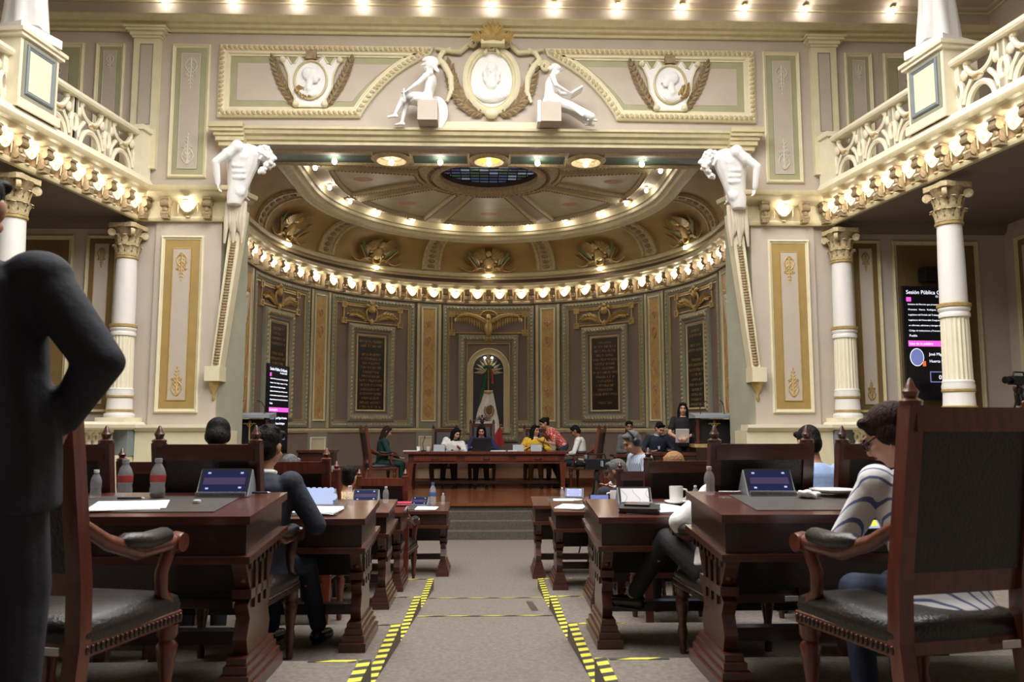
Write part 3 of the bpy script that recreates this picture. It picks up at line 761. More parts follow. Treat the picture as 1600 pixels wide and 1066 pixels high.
for sg in (-1, 1):
    for b in (0, 1):
        s = sg*SB[b]; k = .94 if b else 1.0
        t = thing('name_plaque', PLQ[(sg, b)], 'plaque')
        L = rect(s-.71*k, s+.71*k, 1.86, 4.36)
        frame(AP, L, [(0, 0), (0, .06), (.05, .09), (.12, .09), (.17, .05), (.2, .05), (.2, 0)], 'outer_frame', 'grey_green', t, .25)
        beads(AP, inset(L, .09), .095, .042, .085, 'frame_beads', 'ornament', t)
        plate(AP, inset(L, .2), 0, .03, 'plaque_ground', 'taupe_apse', t, 4)
        L2 = inset(L, .255); frame(AP, L2, moulding(.06, .04, .03), 'inner_frame', 'cream_gold', t, .25)
        plate(AP, inset(L2, .05), .03, .045, 'tablet', 'plaque', t, 4)
        rows = MB(AP); r_ = random.Random(11+b+sg*3)          # raised gilt lettering, too worn and far to read
        for i in range(16):
            if (sg, b) == (1, 0) and i == 0: wall_text('JOSE MA. LAFRAGUA', .082, 'plaque_text', t, s, 3.90, .047); continue
            if r_.random() < .1: continue
            hl = r_.uniform(.2, .37)*k; u = s-hl
            while u < s+hl:
                wd = r_.uniform(.016, .03); gap = .012 if r_.random() > .15 else .045; z0 = 3.90-i*.113
                rows.box(u, u+.008, .045, .049, z0, z0+.062); rows.box(u, u+wd, .045, .049, z0+r_.choice((0, .026, .054)), z0+r_.choice((.034, .062))); u += wd+gap
        rows.build('lettering', 'plaque_text', t)['kind'] = 'stuff'
        # framed gilt garland above
        g = thing('gilt_garland', 'gilt winged garland in a square cornered frame, ' + ('above the plaque ' + PLQ[(sg, b)].split('names ')[1]).replace('between the flag niche and the side screen', 'beside the green suited woman').replace('beside the flag niche, behind the seated officials', 'over the seated officials').replace('partly behind the slim standing screen', 'by the slim screen').replace('behind the standing woman in black', 'by the woman in black'), 'ornament')
        fr = MB(AP); hw = .86*k
        for z0 in (4.42, 4.83): fr.box(s-hw, s+hw, 0, .03, z0-.018, z0+.018, 8)
        for u in (s-hw, s+hw): fr.box(u-.018, u+.018, 0, .03, 4.42, 4.83)
        fr.build('fillet', 'gold', g)
        for u in (s-hw, s+hw):
            for z0 in (4.42, 4.83):
                frame(AP, rect(u-.075, u+.075, z0-.075, z0+.075), [(0, 0), (0, .045), (.03, .045), (.03, .02), (.15, .02)], 'corner_block', 'gold', g)
        mb = MB(AP)
        for s2 in (-1, 1): spray(mb, [(s+s2*(.1+.56*q), 4.46+.14*sin(q*pi*.75)+.05*q) for q in [i/6 for i in range(7)]], 9, .15, .04, .03, .05, .6)
        mb.build('leaf_spray', 'gold', g, 40)
        mb = MB(AP); mb.ball((s, .05, 4.78), (.12, .06, .12), 8, 6); mb.tube([(s+.17*cos(a), .05, 4.64+.2*sin(a)) for a in [2*pi*i/14 for i in range(15)]], .028, 6)
        mb.ball((s, .05, 4.43), (.07, .05, .1), 6, 5); mb.ball((s-.13, .06, 4.86), (.06, .05, .05), 6, 4); mb.ball((s+.13, .06, 4.86), (.06, .05, .05), 6, 4); mb.ball((s, .07, 4.91), (.07, .05, .06), 6, 4)
        mb.build('cartouche', 'gold', g, 60)

# niche with the flag, gilt eagle over it
def arch(hw, z0, zs, n=16): return [(-hw, z0), (hw, z0), (hw, zs)]+[(hw*cos(pi*k/n), zs+hw*sin(pi*k/n)) for k in range(1, n)]+[(-hw, zs)]
ni = thing('flag_niche', 'arched glazed niche in stepped frames behind the central chair', 'niche')
L = rect(-.83, .83, 1.32, 4.24)
frame(AP, L, [(0, 0), (0, .07), (.05, .11), (.11, .11), (.16, .06), (.2, .06), (.2, 0)], 'outer_frame', 'grey_green', ni, .25)
beads(AP, inset(L, .09), .095, .042, .10, 'frame_beads', 'ornament', ni)
plate(AP, inset(L, .2), 0, .05, 'niche_ground', 'taupe_apse', ni, 5)
frame(AP, inset(L, .22), [(0, .05), (0, .08), (.03, .08), (.03, .05)], 'fillet', 'gold', ni, .25)
frame(AP, arch(.60, 1.55, 3.28), [(0, .05), (0, .12), (.03, .14), (.06, .12), (.12, .12), (.14, .15), (.17, .15), (.17, .05)], 'arch_frame', 'cream_gold', ni, .25)
plate(AP, arch(.44, 1.62, 3.28), .05, .056, 'niche_back', 'black', ni)
mb = MB(AP)
for k in range(11):
    a = pi*k/10
    blade(mb, 0, 3.2, a, .42, .06, .06, .05)
mb.build('shell', 'painted', ni, 60)
MB(AP).box(-.43, .43, .05, .22, 1.62, 1.68, 3).build('niche_sill', 'ornament_dark', ni)
plate(AP, arch(.44, 1.68, 3.28), .145, .148, 'pane', 'niche_glass', ni)
for u in (-.1, .1):
    p = AP(u, .1, 3.56); bulb((p[0], p[1]-.07, p[2]+.08), 'small glowing bulb at the top of the flag niche', 'bulbs in the niche', None, .45)
eg = thing('gilt_eagle', 'gilt eagle with spread wings above the arched niche', 'eagle ornament')
mb = MB(AP); hw = 1.02
for z0 in (4.30, 4.82): mb.box(-hw, hw, 0, .03, z0-.018, z0+.018, 8)
for u in (-hw, hw): mb.box(u-.018, u+.018, 0, .03, 4.30, 4.82)
mb.build('fillet', 'gold', eg)
for u in (-hw, hw):
    for z0 in (4.30, 4.82): frame(AP, rect(u-.085, u+.085, z0-.085, z0+.085), [(0, 0), (0, .045), (.03, .045), (.03, .02), (.17, .02)], 'corner_block', 'gold', eg)
for s2 in (-1, 1):
    mb = MB(AP)
    for k in range(14):
        t = k/13; u = s2*(.10+.80*t); zt = 4.62+.24*sin(t*pi*.62)-.12*t*t
        blade(mb, u, zt, -pi/2-s2*(.25-.5*t), .40-.25*t, .05, .09, .05)
    mb.tube([(s2*(.06+.82*t), .13, 4.58+.26*sin(t*pi*.62)-.10*t*t) for t in [k/8 for k in range(9)]], [.07, .075, .07, .065, .06, .055, .05, .04, .025], 6)
    mb.build('wing', 'gold', eg, 50)
mb = MB(AP); mb.ball((0, .12, 4.42), (.12, .1, .24), 10, 8); mb.ball((0, .17, 4.72), (.075, .09, .09), 8, 6); mb.ball((.0, .26, 4.70), (.025, .05, .03), 6, 4); mb.ball((0, .15, 4.60), (.08, .08, .1), 8, 6)
fuse(mb, 'eagle_body', 'gold', eg, .02, 3)
mb = MB(AP)
for k in range(7): blade(mb, 0, 4.3, -pi/2+(k-3)*.16, .28, .035, .08, .04)
mb.build('tail', 'gold', eg, 50)
MB(AP).tube([(.24*cos(a), .05, 4.76+.16*sin(a)) for a in [pi*k/10 for k in range(11)]], .022, 6).build('halo', 'gold', eg, 60)

# flag on its pole
fx, fy = 0.0, 21.35
fg = thing('national_flag', 'green white and red flag hanging from a pole with a gilt finial', 'flag', (fx, fy, .64))
MB().tube([(0, 0, 0), (0, 0, 2.72)], .018, 8).build('pole', 'bronze_gold', fg, 60)
MB().lathe([(0, 0), (.16, 0), (.16, .04), (.05, .08), (0, .09)], seg=14).build('pole_base', 'bronze_gold', fg, 40)
MB().lathe([(0, 2.70), (.03, 2.72), (.05, 2.78), (.02, 2.84), (.05, 2.88), (.02, 2.96), (0, 3.02)], seg=10).build('finial', 'gold', fg, 60)
mb = MB()
for s2 in (-1, 1): mb.ball((s2*.07, -.03, 2.64), (.08, .03, .045), 8, 5, Matrix.Rotation(s2*.4, 3, 'Y')); mb.tube([(0, -.03, 2.63), (s2*.06, -.04, 2.5), (s2*.05, -.04, 2.35)], .022, 5)
mb.build('ribbon_bow', 'flag_green', fg, 60)
MB().tube([(.03, -.05, 2.62), (.10, -.06, 2.5), (.10, -.05, 2.2)], .028, 5).build('ribbon', 'flag_red', fg, 60)
def flag_part(name, mt, u0, u1, z0f, z1f):
    mb = MB(); rings = []
    for k in range(13):
        t = k/12; z = lerp(2.5, .62, t); wid = .07+.36*t**1.1
        if t < z0f-1e-6 or t > z1f+1e-6: continue
        row = []
        for j in range(9):
            q = lerp(u0(t), u1(t), j/8); row.append((-.04+wid*q*1.0+.02*t, -.05-.10*t-.035*sin(q*9+t*3), z))
        row += [(p[0], p[1]+.02, p[2]) for p in reversed(row)]
        rings.append(row)
    mb.loft(rings); return mb.build(name, mt, fg, 60)
flag_part('green_cloth', 'flag_green', lambda t: -1, lambda t: -.98+1.1*max(0, 1-t*1.9), 0, .56)
flag_part('white_cloth', 'flag_white', lambda t: -1+1.0*max(0, 1-t*1.9), lambda t: 1.0-1.25*max(0, t-.74)*3.4, .20, 1)
flag_part('red_cloth', 'flag_red', lambda t: 1.0-1.25*max(0, t-.74)*3.4, lambda t: 1.02, .74, 1)
mb = MB(); mb.tube([(.02+.12*cos(a), -.20, 1.50+.15*sin(a)) for a in [pi*.75+1.6*pi*k/14 for k in range(15)]], .014, 5)
mb.ball((.02, -.20, 1.52), (.09, .02, .11), 8, 6); mb.ball((.06, -.20, 1.60), (.04, .02, .05), 6, 4); mb.ball((0, -.2, 1.32), (.09, .012, .014), 6, 4)
mb.build('coat_of_arms', 'emblem', fg, 60)
MB().tube([(-.1, -.07, 1.98), (0, -.1, 1.96), (.12, -.07, 1.98)], .035, 6).build('gilt_tie', 'gold', fg, 60)

# ------------------------------------------------------------------ cove, lip and painted ceiling of the apse
cvs = struct('ceiling_cove', 'golden brown cove between the apse entablature and its ceiling')
MB().sweep(pathA, [(.03, 5.62), (.05, 5.62), (.05, 5.80), (.03, 5.80)], side=-1).build('brown_band', 'brown_band', cvs, 20)
MB().sweep(pathA, [(0, 5.78), (.10, 5.78), (.13, 5.82), (.2, 5.84), (.22, 5.9), (.2, 5.94), (.12, 5.97), (0, 5.97)], side=-1).build('cove_moulding', 'cream_gold', cvs, 30)
def cove_oz(v):
    th = max(0, min(1, v/1.27))*pi/2; return .12+.88*(1-cos(th)), 5.96+.72*sin(th), cos(th), -sin(th)
def CO(u, w_, v):
    o, z, no, nz = cove_oz(v); return AP(u, o+no*w_, z+nz*w_)
CP = [(lambda q: (q[0], q[1]))(cove_oz(1.27*k/14)) for k in range(15)]
MB().sweep(pathA, CP, side=-1).build('cove_surface', 'coved', cvs, 40)
LIP = [(.96, 6.66), (1.02, 6.60), (1.08, 6.60), (1.12, 6.64), (1.2, 6.66), (1.24, 6.72), (1.3, 6.74), (1.32, 6.80), (1.36, 6.82), (1.36, 6.98), (.96, 6.98)]
MB().sweep(pathA, LIP, side=-1).build('ceiling_lip', 'cream_gold', cvs, 30)
for s in [0.0]+[sg*x for x in SB for sg in (-1, 1)]:
    where = 'over the niche eagle' if s == 0 else 'over plaque %s, %s' % ('next to the niche' if abs(s) == SB[0] else 'next to the curtain', 'suited man side' if s < 0 else 'video screen side')
    t = thing('trophy_relief', 'gilt trophy relief with painted flags, %s' % where, 'relief')
    for s2 in (-1, 1):
        mb = MB(CO)
        for k in range(9):
            a = pi/2-s2*(.1+.13*k); blade(mb, s+s2*.10, .40, a, .60-.02*k, .075, .07, .06)
        mb.build('wing', 'bronze_gold', t, 50)
        mb = MB(CO); blade(mb, s+s2*.32, .22, pi/2-s2*.55, .62, .10, .04, .05); mb.build('painted_flag', 'trophy_green', t, 50)
        mb = MB(CO); blade(mb, s+s2*.26, .2, pi/2-s2*.30, .5, .07, .05, .05); mb.build('painted_flag', 'trophy_white', t, 50)
        mb = MB(CO); blade(mb, s+s2*.42, .16, pi/2-s2*.8, .5, .045, .05, .05); blade(mb, s+s2*.2, .12, -s2*.15 if s2 > 0 else pi+.15, .4, .05, .06, .04); mb.build('painted_flag', 'trophy_red', t, 50)
        mb = MB(CO); mb.tube([(s+s2*(.08+.72*q), .06, .10+.07*sin(q*7)) for q in [k/10 for k in range(11)]], [.05-.03*k/10 for k in range(11)], 6)
        mb.tube([(s+s2*.3, .07, .1), (s+s2*.62, .05, .52)], .022, 5); mb.build('scroll_branch', 'gold', t, 60)
    mb = MB(CO); mb.ball((s, .08, .34), (.16, .07, .2), 10, 7); mb.ball((s, .1, .7), (.1, .08, .12), 8, 6); mb.tube([(s+.14*cos(a), .1, .14+.16*sin(a)) for a in [2*pi*k/14 for k in range(15)]], .028, 6)
    for k in range(8): mb.ball((s+.22*cos(k*.8), .07, .4+.2*sin(k*.8)), (.06, .05, .06), 6, 4)
    mb.build('shield', 'gold', t, 60)
for s in [sg*x for x in SP for sg in (-1, 1)]:
    if abs(s) > AQ: s = math.copysign(AQ-.2, s)
    MB(CO).box(s-.3, s+.3, 0, .05, .02, .04).v
    mb = MB(CO)
    rings = [[(s-.27, 0, v), (s-.27, .06, v), (s-.2, .06, v), (s-.2, .025, v), (s+.2, .025, v), (s+.2, .06, v), (s+.27, .06, v), (s+.27, 0, v)] for v in [.03+1.2*k/12 for k in range(13)]]
    mb.loft(rings); mb.build('cove_rib', 'ornament', cvs, 30)
    mb = MB(CO)
    for k in range(7): mb.ball((s, .03, .15+.16*k), (.11, .03, .07), 8, 4)
    mb.build('cove_rib_relief', 'ornament_dark', cvs, 60)
ac = struct('ceiling_apse', 'painted ceiling of the apse with radiating panels')
ZC = 6.98
def CM(u, w_, z): return (u, z, ZC-w_)
OX, OY = 0.0, 16.6
bound = [AP(s, 1.30, 0)[:2] for s in APATH]
poly = [(p[0], p[1]) for p in bound]
mb = MB(); hole = []
for (x_, y_) in poly+[(lerp(poly[-1][0], poly[0][0], k/12), poly[0][1]) for k in range(1, 12)]:
    a_ = atan2(x_-OX, y_-OY); hole.append([(OX+1.03*sin(a_), OY+1.03*cos(a_), ZC), (x_, y_, ZC)])
mb.strip(hole, True); mb.build('ceiling_field', 'ceiling_paint', ac)
b2 = [AP(s, 1.72, 0)[:2] for s in APATH if AP(s, 0, 0)[1] > 14.7]
def bdist(a):
    dx, dy = sin(a), cos(a); best = 3.3
    pts = b2+[b2[0]]
    for i in range(len(pts)-1):
        (x1, y1), (x2, y2) = pts[i], pts[i+1]; ex, ey = x2-x1, y2-y1; den = dx*ey-dy*ex
        if abs(den) < 1e-9: continue
        t = ((x1-OX)*ey-(y1-OY)*ex)/den; q = ((x1-OX)*dy-(y1-OY)*dx)/den
        if t > 0 and -1e-6 <= q <= 1.000001: best = t; break
    return best
for k in range(9):
    a0, a1 = R(-20+40*k+3.2), R(20+40*k-3.2)
    if bdist((a0+a1)/2) < 1.75: continue
    inner = [(OX+1.5*sin(a), OY+1.5*cos(a)) for a in [lerp(a0+.05, a1-.05, i/6) for i in range(7)]]
    outer = [(OX+bdist(a)*sin(a), OY+bdist(a)*cos(a)) for a in [lerp(a0, a1, i/14) for i in range(15)]]
    loop = inner+outer[::-1]
    if sum(loop[i-1][0]*loop[i][1]-loop[i][0]*loop[i-1][1] for i in range(len(loop))) < 0: loop = loop[::-1]
    mb = MB(); mb.prism(loop, ZC-.012, ZC+.0, 'z'); mb.build('painted_panel', 'painted', ac)
    frame(CM, loop, [(-.03, 0), (-.03, .06), (.02, .09), (.05, .09), (.08, .05), (.1, .05), (.1, .0)], 'panel_frame', 'cream_gold', ac)
    beads(CM, inset(loop, .03), .075, .026, .085, 'panel_beads', 'ornament_dark', ac)
    cx = sum(p[0] for p in loop)/len(loop); cy = sum(p[1] for p in loop)/len(loop)
    mb = MB(); mb.ball((cx, cy, ZC-.012), (.22, .16, .006), 10, 4); mb.build('painted_medallion', 'paint_rose', ac, 60)
orr = MB().lathe([(1.02, .0), (1.02, -.10), (1.08, -.16), (1.16, -.17), (1.2, -.12), (1.28, -.12), (1.34, -.07), (1.42, -.05), (1.46, 0)], (OX, OY, ZC), 48).build('oculus_ring', 'ornament', ac, 40)
mb = MB()
for k in range(60): mb.ball((OX+1.24*sin(2*pi*k/60), OY+1.24*cos(2*pi*k/60), ZC-.13), (.045, .045, .035), 6, 4)
mb.build('oculus_beads', 'ornament_dark', ac, 60)
oc = struct('window_2', 'round stained glass skylight in the apse ceiling')
rng = random.Random(4)
for i in range(-5, 5):
    for j in range(-5, 5):
        x0, x1, y0, y1 = .2*i+.008, .2*(i+1)-.008, .2*j+.008, .2*(j+1)-.008
        c = [(x, y) for x, y in ((x0, y0), (x1, y0), (x1, y1), (x0, y1))]
        if math.hypot(x0+.1, y0+.1) > 1.02: continue
        c = [(x*min(1, 1.0/max(1e-6, math.hypot(x, y))), y*min(1, 1.0/max(1e-6, math.hypot(x, y)))) for x, y in c]
        MB().prism([(OX+x, OY+y) for x, y in c], ZC+.10, ZC+.11, 'z').build('pane', rng.choice(['stained_blue', 'stained_pale', 'stained_green', 'stained_violet', 'stained_blue']), oc)
mb = MB()
for i in range(-5, 6):
    h = sqrt(max(0, 1-(.2*i)**2)); mb.box(OX+.2*i-.01, OX+.2*i+.01, OY-h, OY+h, ZC+.085, ZC+.1); mb.box(OX-h, OX+h, OY+.2*i-.01, OY+.2*i+.01, ZC+.08, ZC+.1)
mb.build('lead_bars', 'black', oc)
MB().lathe([(1.0, .12), (1.03, .12), (1.03, 0), (1.0, 0)], (OX, OY, ZC), 40).build('oculus_reveal', 'brown_band', oc, 40)
MB().prism([(OX+1.05*cos(2*pi*k/24), OY+1.05*sin(2*pi*k/24)) for k in range(24)], ZC+.16, ZC+.17, 'z').build('oculus_cover', 'brown_band', oc)
for k in range(-6, 7):
    q = AP(k*1.53, 1.52, ZC-.02); bulb(q, 'glowing round bulb in the ring around the apse ceiling', 'bulbs of the apse ceiling ring', None, .95)
    if k % 2 == 0:
        mb = MB()
        for j in range(8): mb.ball((.10*cos(j*pi/4), .10*sin(j*pi/4), -.015), (.06, .035, .025), 6, 4, Matrix.Rotation(j*pi/4, 3, 'Z'))
        p, n = APn(k*1.53); mb.xf(XF((q[0], q[1], ZC-.005), face_rz(n))); mb.build('boss', 'ornament_dark', ac, 60)
for s in [0.0]+[sg*x for x in SB for sg in (-1, 1)]:
    p = AP(s, .26, 5.78); bulb(p, 'glowing round bulb standing on the apse cornice below a trophy relief', 'bulbs on the apse cornice', (pi, 0, 0), .95)
# soffit of the stage beam
sf = struct('trim_8', 'coffered soffit of the beam over the stage opening')
MB().box(-4.3, 4.3, 13.55, 14.62, 6.46, 6.9).build('soffit_beam', 'ornament', sf)
for a, b in ((-3.9, -2.05), (-1.35, -.38), (.38, 1.35), (2.05, 3.9)):
    MB().box(a, b, 13.8, 14.4, 6.452, 6.462).build('soffit_panel', 'green_soffit', sf)
    frame(lambda u, w_, z: (u, z, 6.46-w_), rect(a-.05, b+.05, 13.75, 14.45), moulding(.06, .04), 'soffit_frame', 'ornament', sf)
for x in (-1.72, 0, 1.72):
    MB().lathe([(.0, 0), (.34, 0), (.36, -.04), (.30, -.08), (.26, -.08), (.2, -.02), (0, -.02)], (x, 14.1, 6.46), 24).build('soffit_rosette', 'ornament', sf, 40)
    if x == 0: MB().lathe([(.0, -.025), (.2, -.025), (.2, -.03), (0, -.03)], (x, 14.1, 6.46), 20).build('rosette_glow', 'lamp_yellow', sf)
    bulb((x, 14.1, 6.44), 'glowing round bulb hanging under a rosette of the stage beam', 'bulbs under the stage beam', None, 1.0)
for x in (-2.72, -.86, .86, 2.72): bulb((x, 14.1, 6.452), 'glowing round bulb hanging under a green panel of the stage beam', 'bulbs under the green beam panels', None, 1.0)
# ------------------------------------------------------------------ people: joints first, then one continuous body, clothes over it
def ik(a, t, l1, l2, pole):
    d = t-a; L = d.length
    if L > (l1+l2)*.995: t = a+d.normalized()*(l1+l2)*.995; d = t-a; L = d.length
    L = max(L, abs(l1-l2)+.02); d = d.normalized()
    x = (l1*l1-l2*l2+L*L)/(2*L); h = sqrt(max(0, l1*l1-x*x))
    p = pole-d*pole.dot(d)
    if p.length < 1e-5: p = Vector((0, 0, -1))-d*(-d.z)
    return a+d*x+p.normalized()*h, t
def joints(h0=.56, lean=8, side=0, twist=0, hp=0, hy=0, ht=0, hl=None, hr=None, fl=None, fr=None, pl=None, pr=None, hunch=0, sw=.175, stand=False, kl=None, kr=None):
    J = {}
    P = Vector((0, 0, h0)); J['P'] = P
    Rm = Matrix.Rotation(R(-lean), 3, 'X') @ Matrix.Rotation(R(side), 3, 'Y')
    us = Rm @ Vector((0, 0, 1)); fs = Rm @ Vector((0, 1, 0)); J['us'], J['fs'] = us, fs
    N = P+us*.50+fs*hunch; J['N'] = N
    Tw = Matrix.Rotation(R(twist), 3, us); rt = Tw @ (Rm @ Vector((1, 0, 0))); J['rt'] = rt; J['cf'] = Tw @ fs
    Hm = Matrix.Rotation(R(hy), 3, 'Z') @ Matrix.Rotation(R(-hp), 3, 'X') @ Matrix.Rotation(R(ht), 3, 'Y'); J['Hm'] = Hm
    J['H'] = N+us*.028+Hm @ Vector((0, .02, .125))
    for k, sg, tgt, pole in (('l', -1, hl, pl), ('r', 1, hr, pr)):
        S = N-us*.055+rt*sg*sw; J['S'+k] = S
        t = Vector(tgt) if tgt is not None else Vector((sg*.24, .05, h0-.08))
        pv = Vector(pole) if pole is not None else Vector((sg*.5, -.7, -.6))
        J['E'+k], J['W'+k] = ik(S, t, .285, .25, pv)
    for k, sg, tgt, pole in (('l', -1, fl, kl), ('r', 1, fr, kr)):
        B = P+Vector((sg*.09, 0, -.02)); J['B'+k] = B
        t = Vector(tgt) if tgt is not None else (Vector((sg*.11, .0, .08)) if stand else Vector((sg*.12, .42, .08)))
        J['K'+k], J['A'+k] = ik(B, t, .43, .43, Vector(pole) if pole is not None else Vector((0, 1, .25)))
    return J
def hand(mb, E, W, sg, up, rad=.0095, curl=.5):
    d = (W-E).normalized(); s = d.cross(up)
    if s.length < .05: s = d.cross(Vector((1, 0, 0)))
    s.normalize(); n = s.cross(d)*-1; n = n if n.z > -2 else n       # palm faces -n
    c = W+d*.045
    for q in (-.026, -.009, .009, .026): mb.cap(W+s*q*.6, c+d*.04+s*q, .015, .0135, 8)
    for i, q in enumerate((-.030, -.010, .010, .029)):
        ln = (.062, .074, .078, .066)[i]; a = c+d*.042+s*q; b = a+d*ln*.5-n*ln*.22*curl; e = b+d*ln*.32-n*ln*.5*curl
        mb.cap(a, b, rad*1.1, rad, 6); mb.cap(b, e, rad, rad*.85, 6)
    a = W+d*.02+s*sg*.026; b = a+d*.035+s*sg*.024-n*.012; mb.cap(a, b, rad*1.3, rad*1.15, 6); mb.cap(b, b+d*.034+s*sg*.004-n*.012, rad*1.1, rad*.9, 6)
def torso_rings(J, secs, bulge=0.0, seg=16):
    rings = []; P, N, us, rt, cf = J['P'], J['N'], J['us'], J['rt'], J['cf']
    r0 = Vector((1, 0, 0)); r0 = (r0-us*r0.dot(us)).normalized()
    for t, a, b in secs:
        k = max(0, min(1, t)); c = P+(N-P)*t if t >= 0 else P+Vector((0, 0, 1))*(t*.5)*(1 if t < 0 else 0)
        x = (r0*(1-k)+rt*k).normalized(); y = us.cross(x)
        rings.append([c+x*a*cos(2*pi*j/seg)+y*b*sin(2*pi*j/seg)*(1.0) for j in range(seg)])
    return rings
def body(J, bulk=1.0, hands=True, curl=.5, rad=.0105):
    mb = MB(); H, Hm, N, us = J['H'], J['Hm'], J['N'], J['us']
    hp = lambda x, y, z: H+Hm @ Vector((x, y, z))
    hb = lambda c, r: mb.ball(hp(*c), r, 12, 9, Hm)
    hb((0, -.012, .03), (.072, .092, .086)); hb((0, .012, -.03), (.060, .076, .088)); hb((0, .036, -.078), (.036, .042, .034)); hb((0, .055, -.098), (.022, .02, .018))
    mb.cap(hp(0, .082, .012), hp(0, .107, -.026), .009, .0135, 8); hb((.011, .096, -.03), (.009, .01, .008)); hb((-.011, .096, -.03), (.009, .01, .008))
    hb((0, .084, .03), (.05, .014, .012)); hb((0, .083, -.058), (.024, .014, .009)); hb((.036, .062, -.03), (.024, .024, .026)); hb((-.036, .062, -.03), (.024, .024, .026))
    for sg in (-1, 1): hb((sg*.073, -.012, -.005), (.012, .022, .034)); hb((sg*.071, -.006, -.035), (.009, .012, .012))
    mb.cap(N-us*.03, H+Hm @ Vector((0, -.015, -.06)), .055*bulk**.5, .05, 12)
    mb.loft(torso_rings(J, [(-.16, .10, .08), (0, .155*bulk, .105), (.3, .135*bulk, .095), (.62, .155*bulk, .105*bulk), (.85, .165*bulk, .095*bulk), (.97, .10, .07), (1.02, .05, .05)]))
    for k, sg in (('l', -1), ('r', 1)):
        S, E, W = J['S'+k], J['E'+k], J['W'+k]
        mb.ball(S, .056*bulk, 10, 8); mb.cap(S, E, .047*bulk, .037*bulk, 10); mb.cap(E, W, .038*bulk, .025*bulk**.5, 10)
        mid = S+(E-S)*.4; mb.ball(mid, .05*bulk, 8, 6)
        if hands: hand(mb, E, W, -sg, J.get('up'+k, Vector((0, 0, 1))), rad, curl)
        B, K, A = J['B'+k], J['K'+k], J['A'+k]
        mb.cap(B, K, .078*bulk, .054*bulk, 10); mb.cap(K, A, .052*bulk, .036, 10); mb.ball(K+(A-K)*.3-J.get('toe', Vector((0, 1, 0)))*.012, .053*bulk, 8, 6)
        toe = J.get('toe'+k, J.get('toe', Vector((0, 1, 0))))
        mb.cap(A-Vector((0, 0, .03)), A+toe*.13-Vector((0, 0, .055)), .037, .026, 10); mb.ball(A-toe*.035-Vector((0, 0, .04)), .034, 8, 6)
    return mb
SKINS = {'tan': srgb(176,128,102), 'brown': srgb(142,98,76), 'fair': srgb(198,152,126)}
for k, c in SKINS.items(): mat('skin_'+k, c, .5, .07, 9)
mat('hair_black', srgb(24,20,20), .6, .3, 30, spec=.12, bump=.6, bscale=90, stretch=(1, 1, .3)); mat('hair_brown', srgb(46,31,26), .6, .3, 30, spec=.12, bump=.6, bscale=90, stretch=(1, 1, .3))
mat('hair_grey', srgb(92,92,94), .5, .35, 40, spec=.12, bump=.6, bscale=90); mat('hair_light', srgb(150,112,76), .45, .3, 30, spec=.12, bump=.6, bscale=90)
def cloth(n, c, **k):
    mat('cl_'+n, srgb(*c), k.pop('rough', .85), k.pop('var', .1), k.pop('scale', 14), bump=k.pop('bump', .25), bscale=k.pop('bscale', 22), **k)
for n, c in (('navy', (34,38,54)), ('suitdark', (26,28,38)), ('black', (20,20,22)), ('green', (20,56,50)), ('white', (226,226,226)), ('blue', (158,182,226)), ('yellow', (216,176,52)), ('grey', (92,92,92)), ('denim', (38,46,70)), ('olive', (92,74,30)), ('royal', (38,38,84)), ('ltblue', (168,184,214))): cloth(n, c)
def pattern(name, c1, c2, sc, thr, kind='noise'):
    m = bpy.data.materials.new(name); m.use_nodes = True; nt = m.node_tree; b = nt.nodes['Principled BSDF']; b.inputs['Roughness'].default_value = .85
    tc = nt.nodes.new('ShaderNodeTexCoord')
    if kind == 'noise': t = nt.nodes.new('ShaderNodeTexNoise'); t.inputs['Scale'].default_value = sc; out = t.outputs['Fac']
    elif kind == 'voronoi': t = nt.nodes.new('ShaderNodeTexVoronoi'); t.inputs['Scale'].default_value = sc; out = t.outputs['Distance']
    else:
        t = nt.nodes.new('ShaderNodeTexWave'); t.inputs['Scale'].default_value = sc; t.inputs['Distortion'].default_value = .6; out = t.outputs['Fac']; t.bands_direction = kind
    nt.links.new(tc.outputs['Object'], t.inputs['Vector'])
    rp = nt.nodes.new('ShaderNodeValToRGB'); rp.color_ramp.interpolation = 'CONSTANT'; rp.color_ramp.elements[0].color = (*srgb(*c1), 1); rp.color_ramp.elements[1].color = (*srgb(*c2), 1); rp.color_ramp.elements[1].position = thr
    nt.links.new(out, rp.inputs[0]); nt.links.new(rp.outputs[0], b.inputs['Base Color']); M['cl_'+name] = m
pattern('leopard', (40,30,24), (196,168,128), 55, .30, 'voronoi'); pattern('redwhite', (196,60,56), (232,220,214), 38, .56); pattern('stripe', (96,108,146), (226,226,228), 9.5, .12, 'DIAGONAL'); pattern('plaid', (92,108,140), (196,206,222), 16, .4, 'X')
mat('lips', srgb(150,80,76), .5, .05); mat('eye_dark', srgb(30,22,20), .2, .05); mat('glasses', srgb(60,34,38), .2, .05)

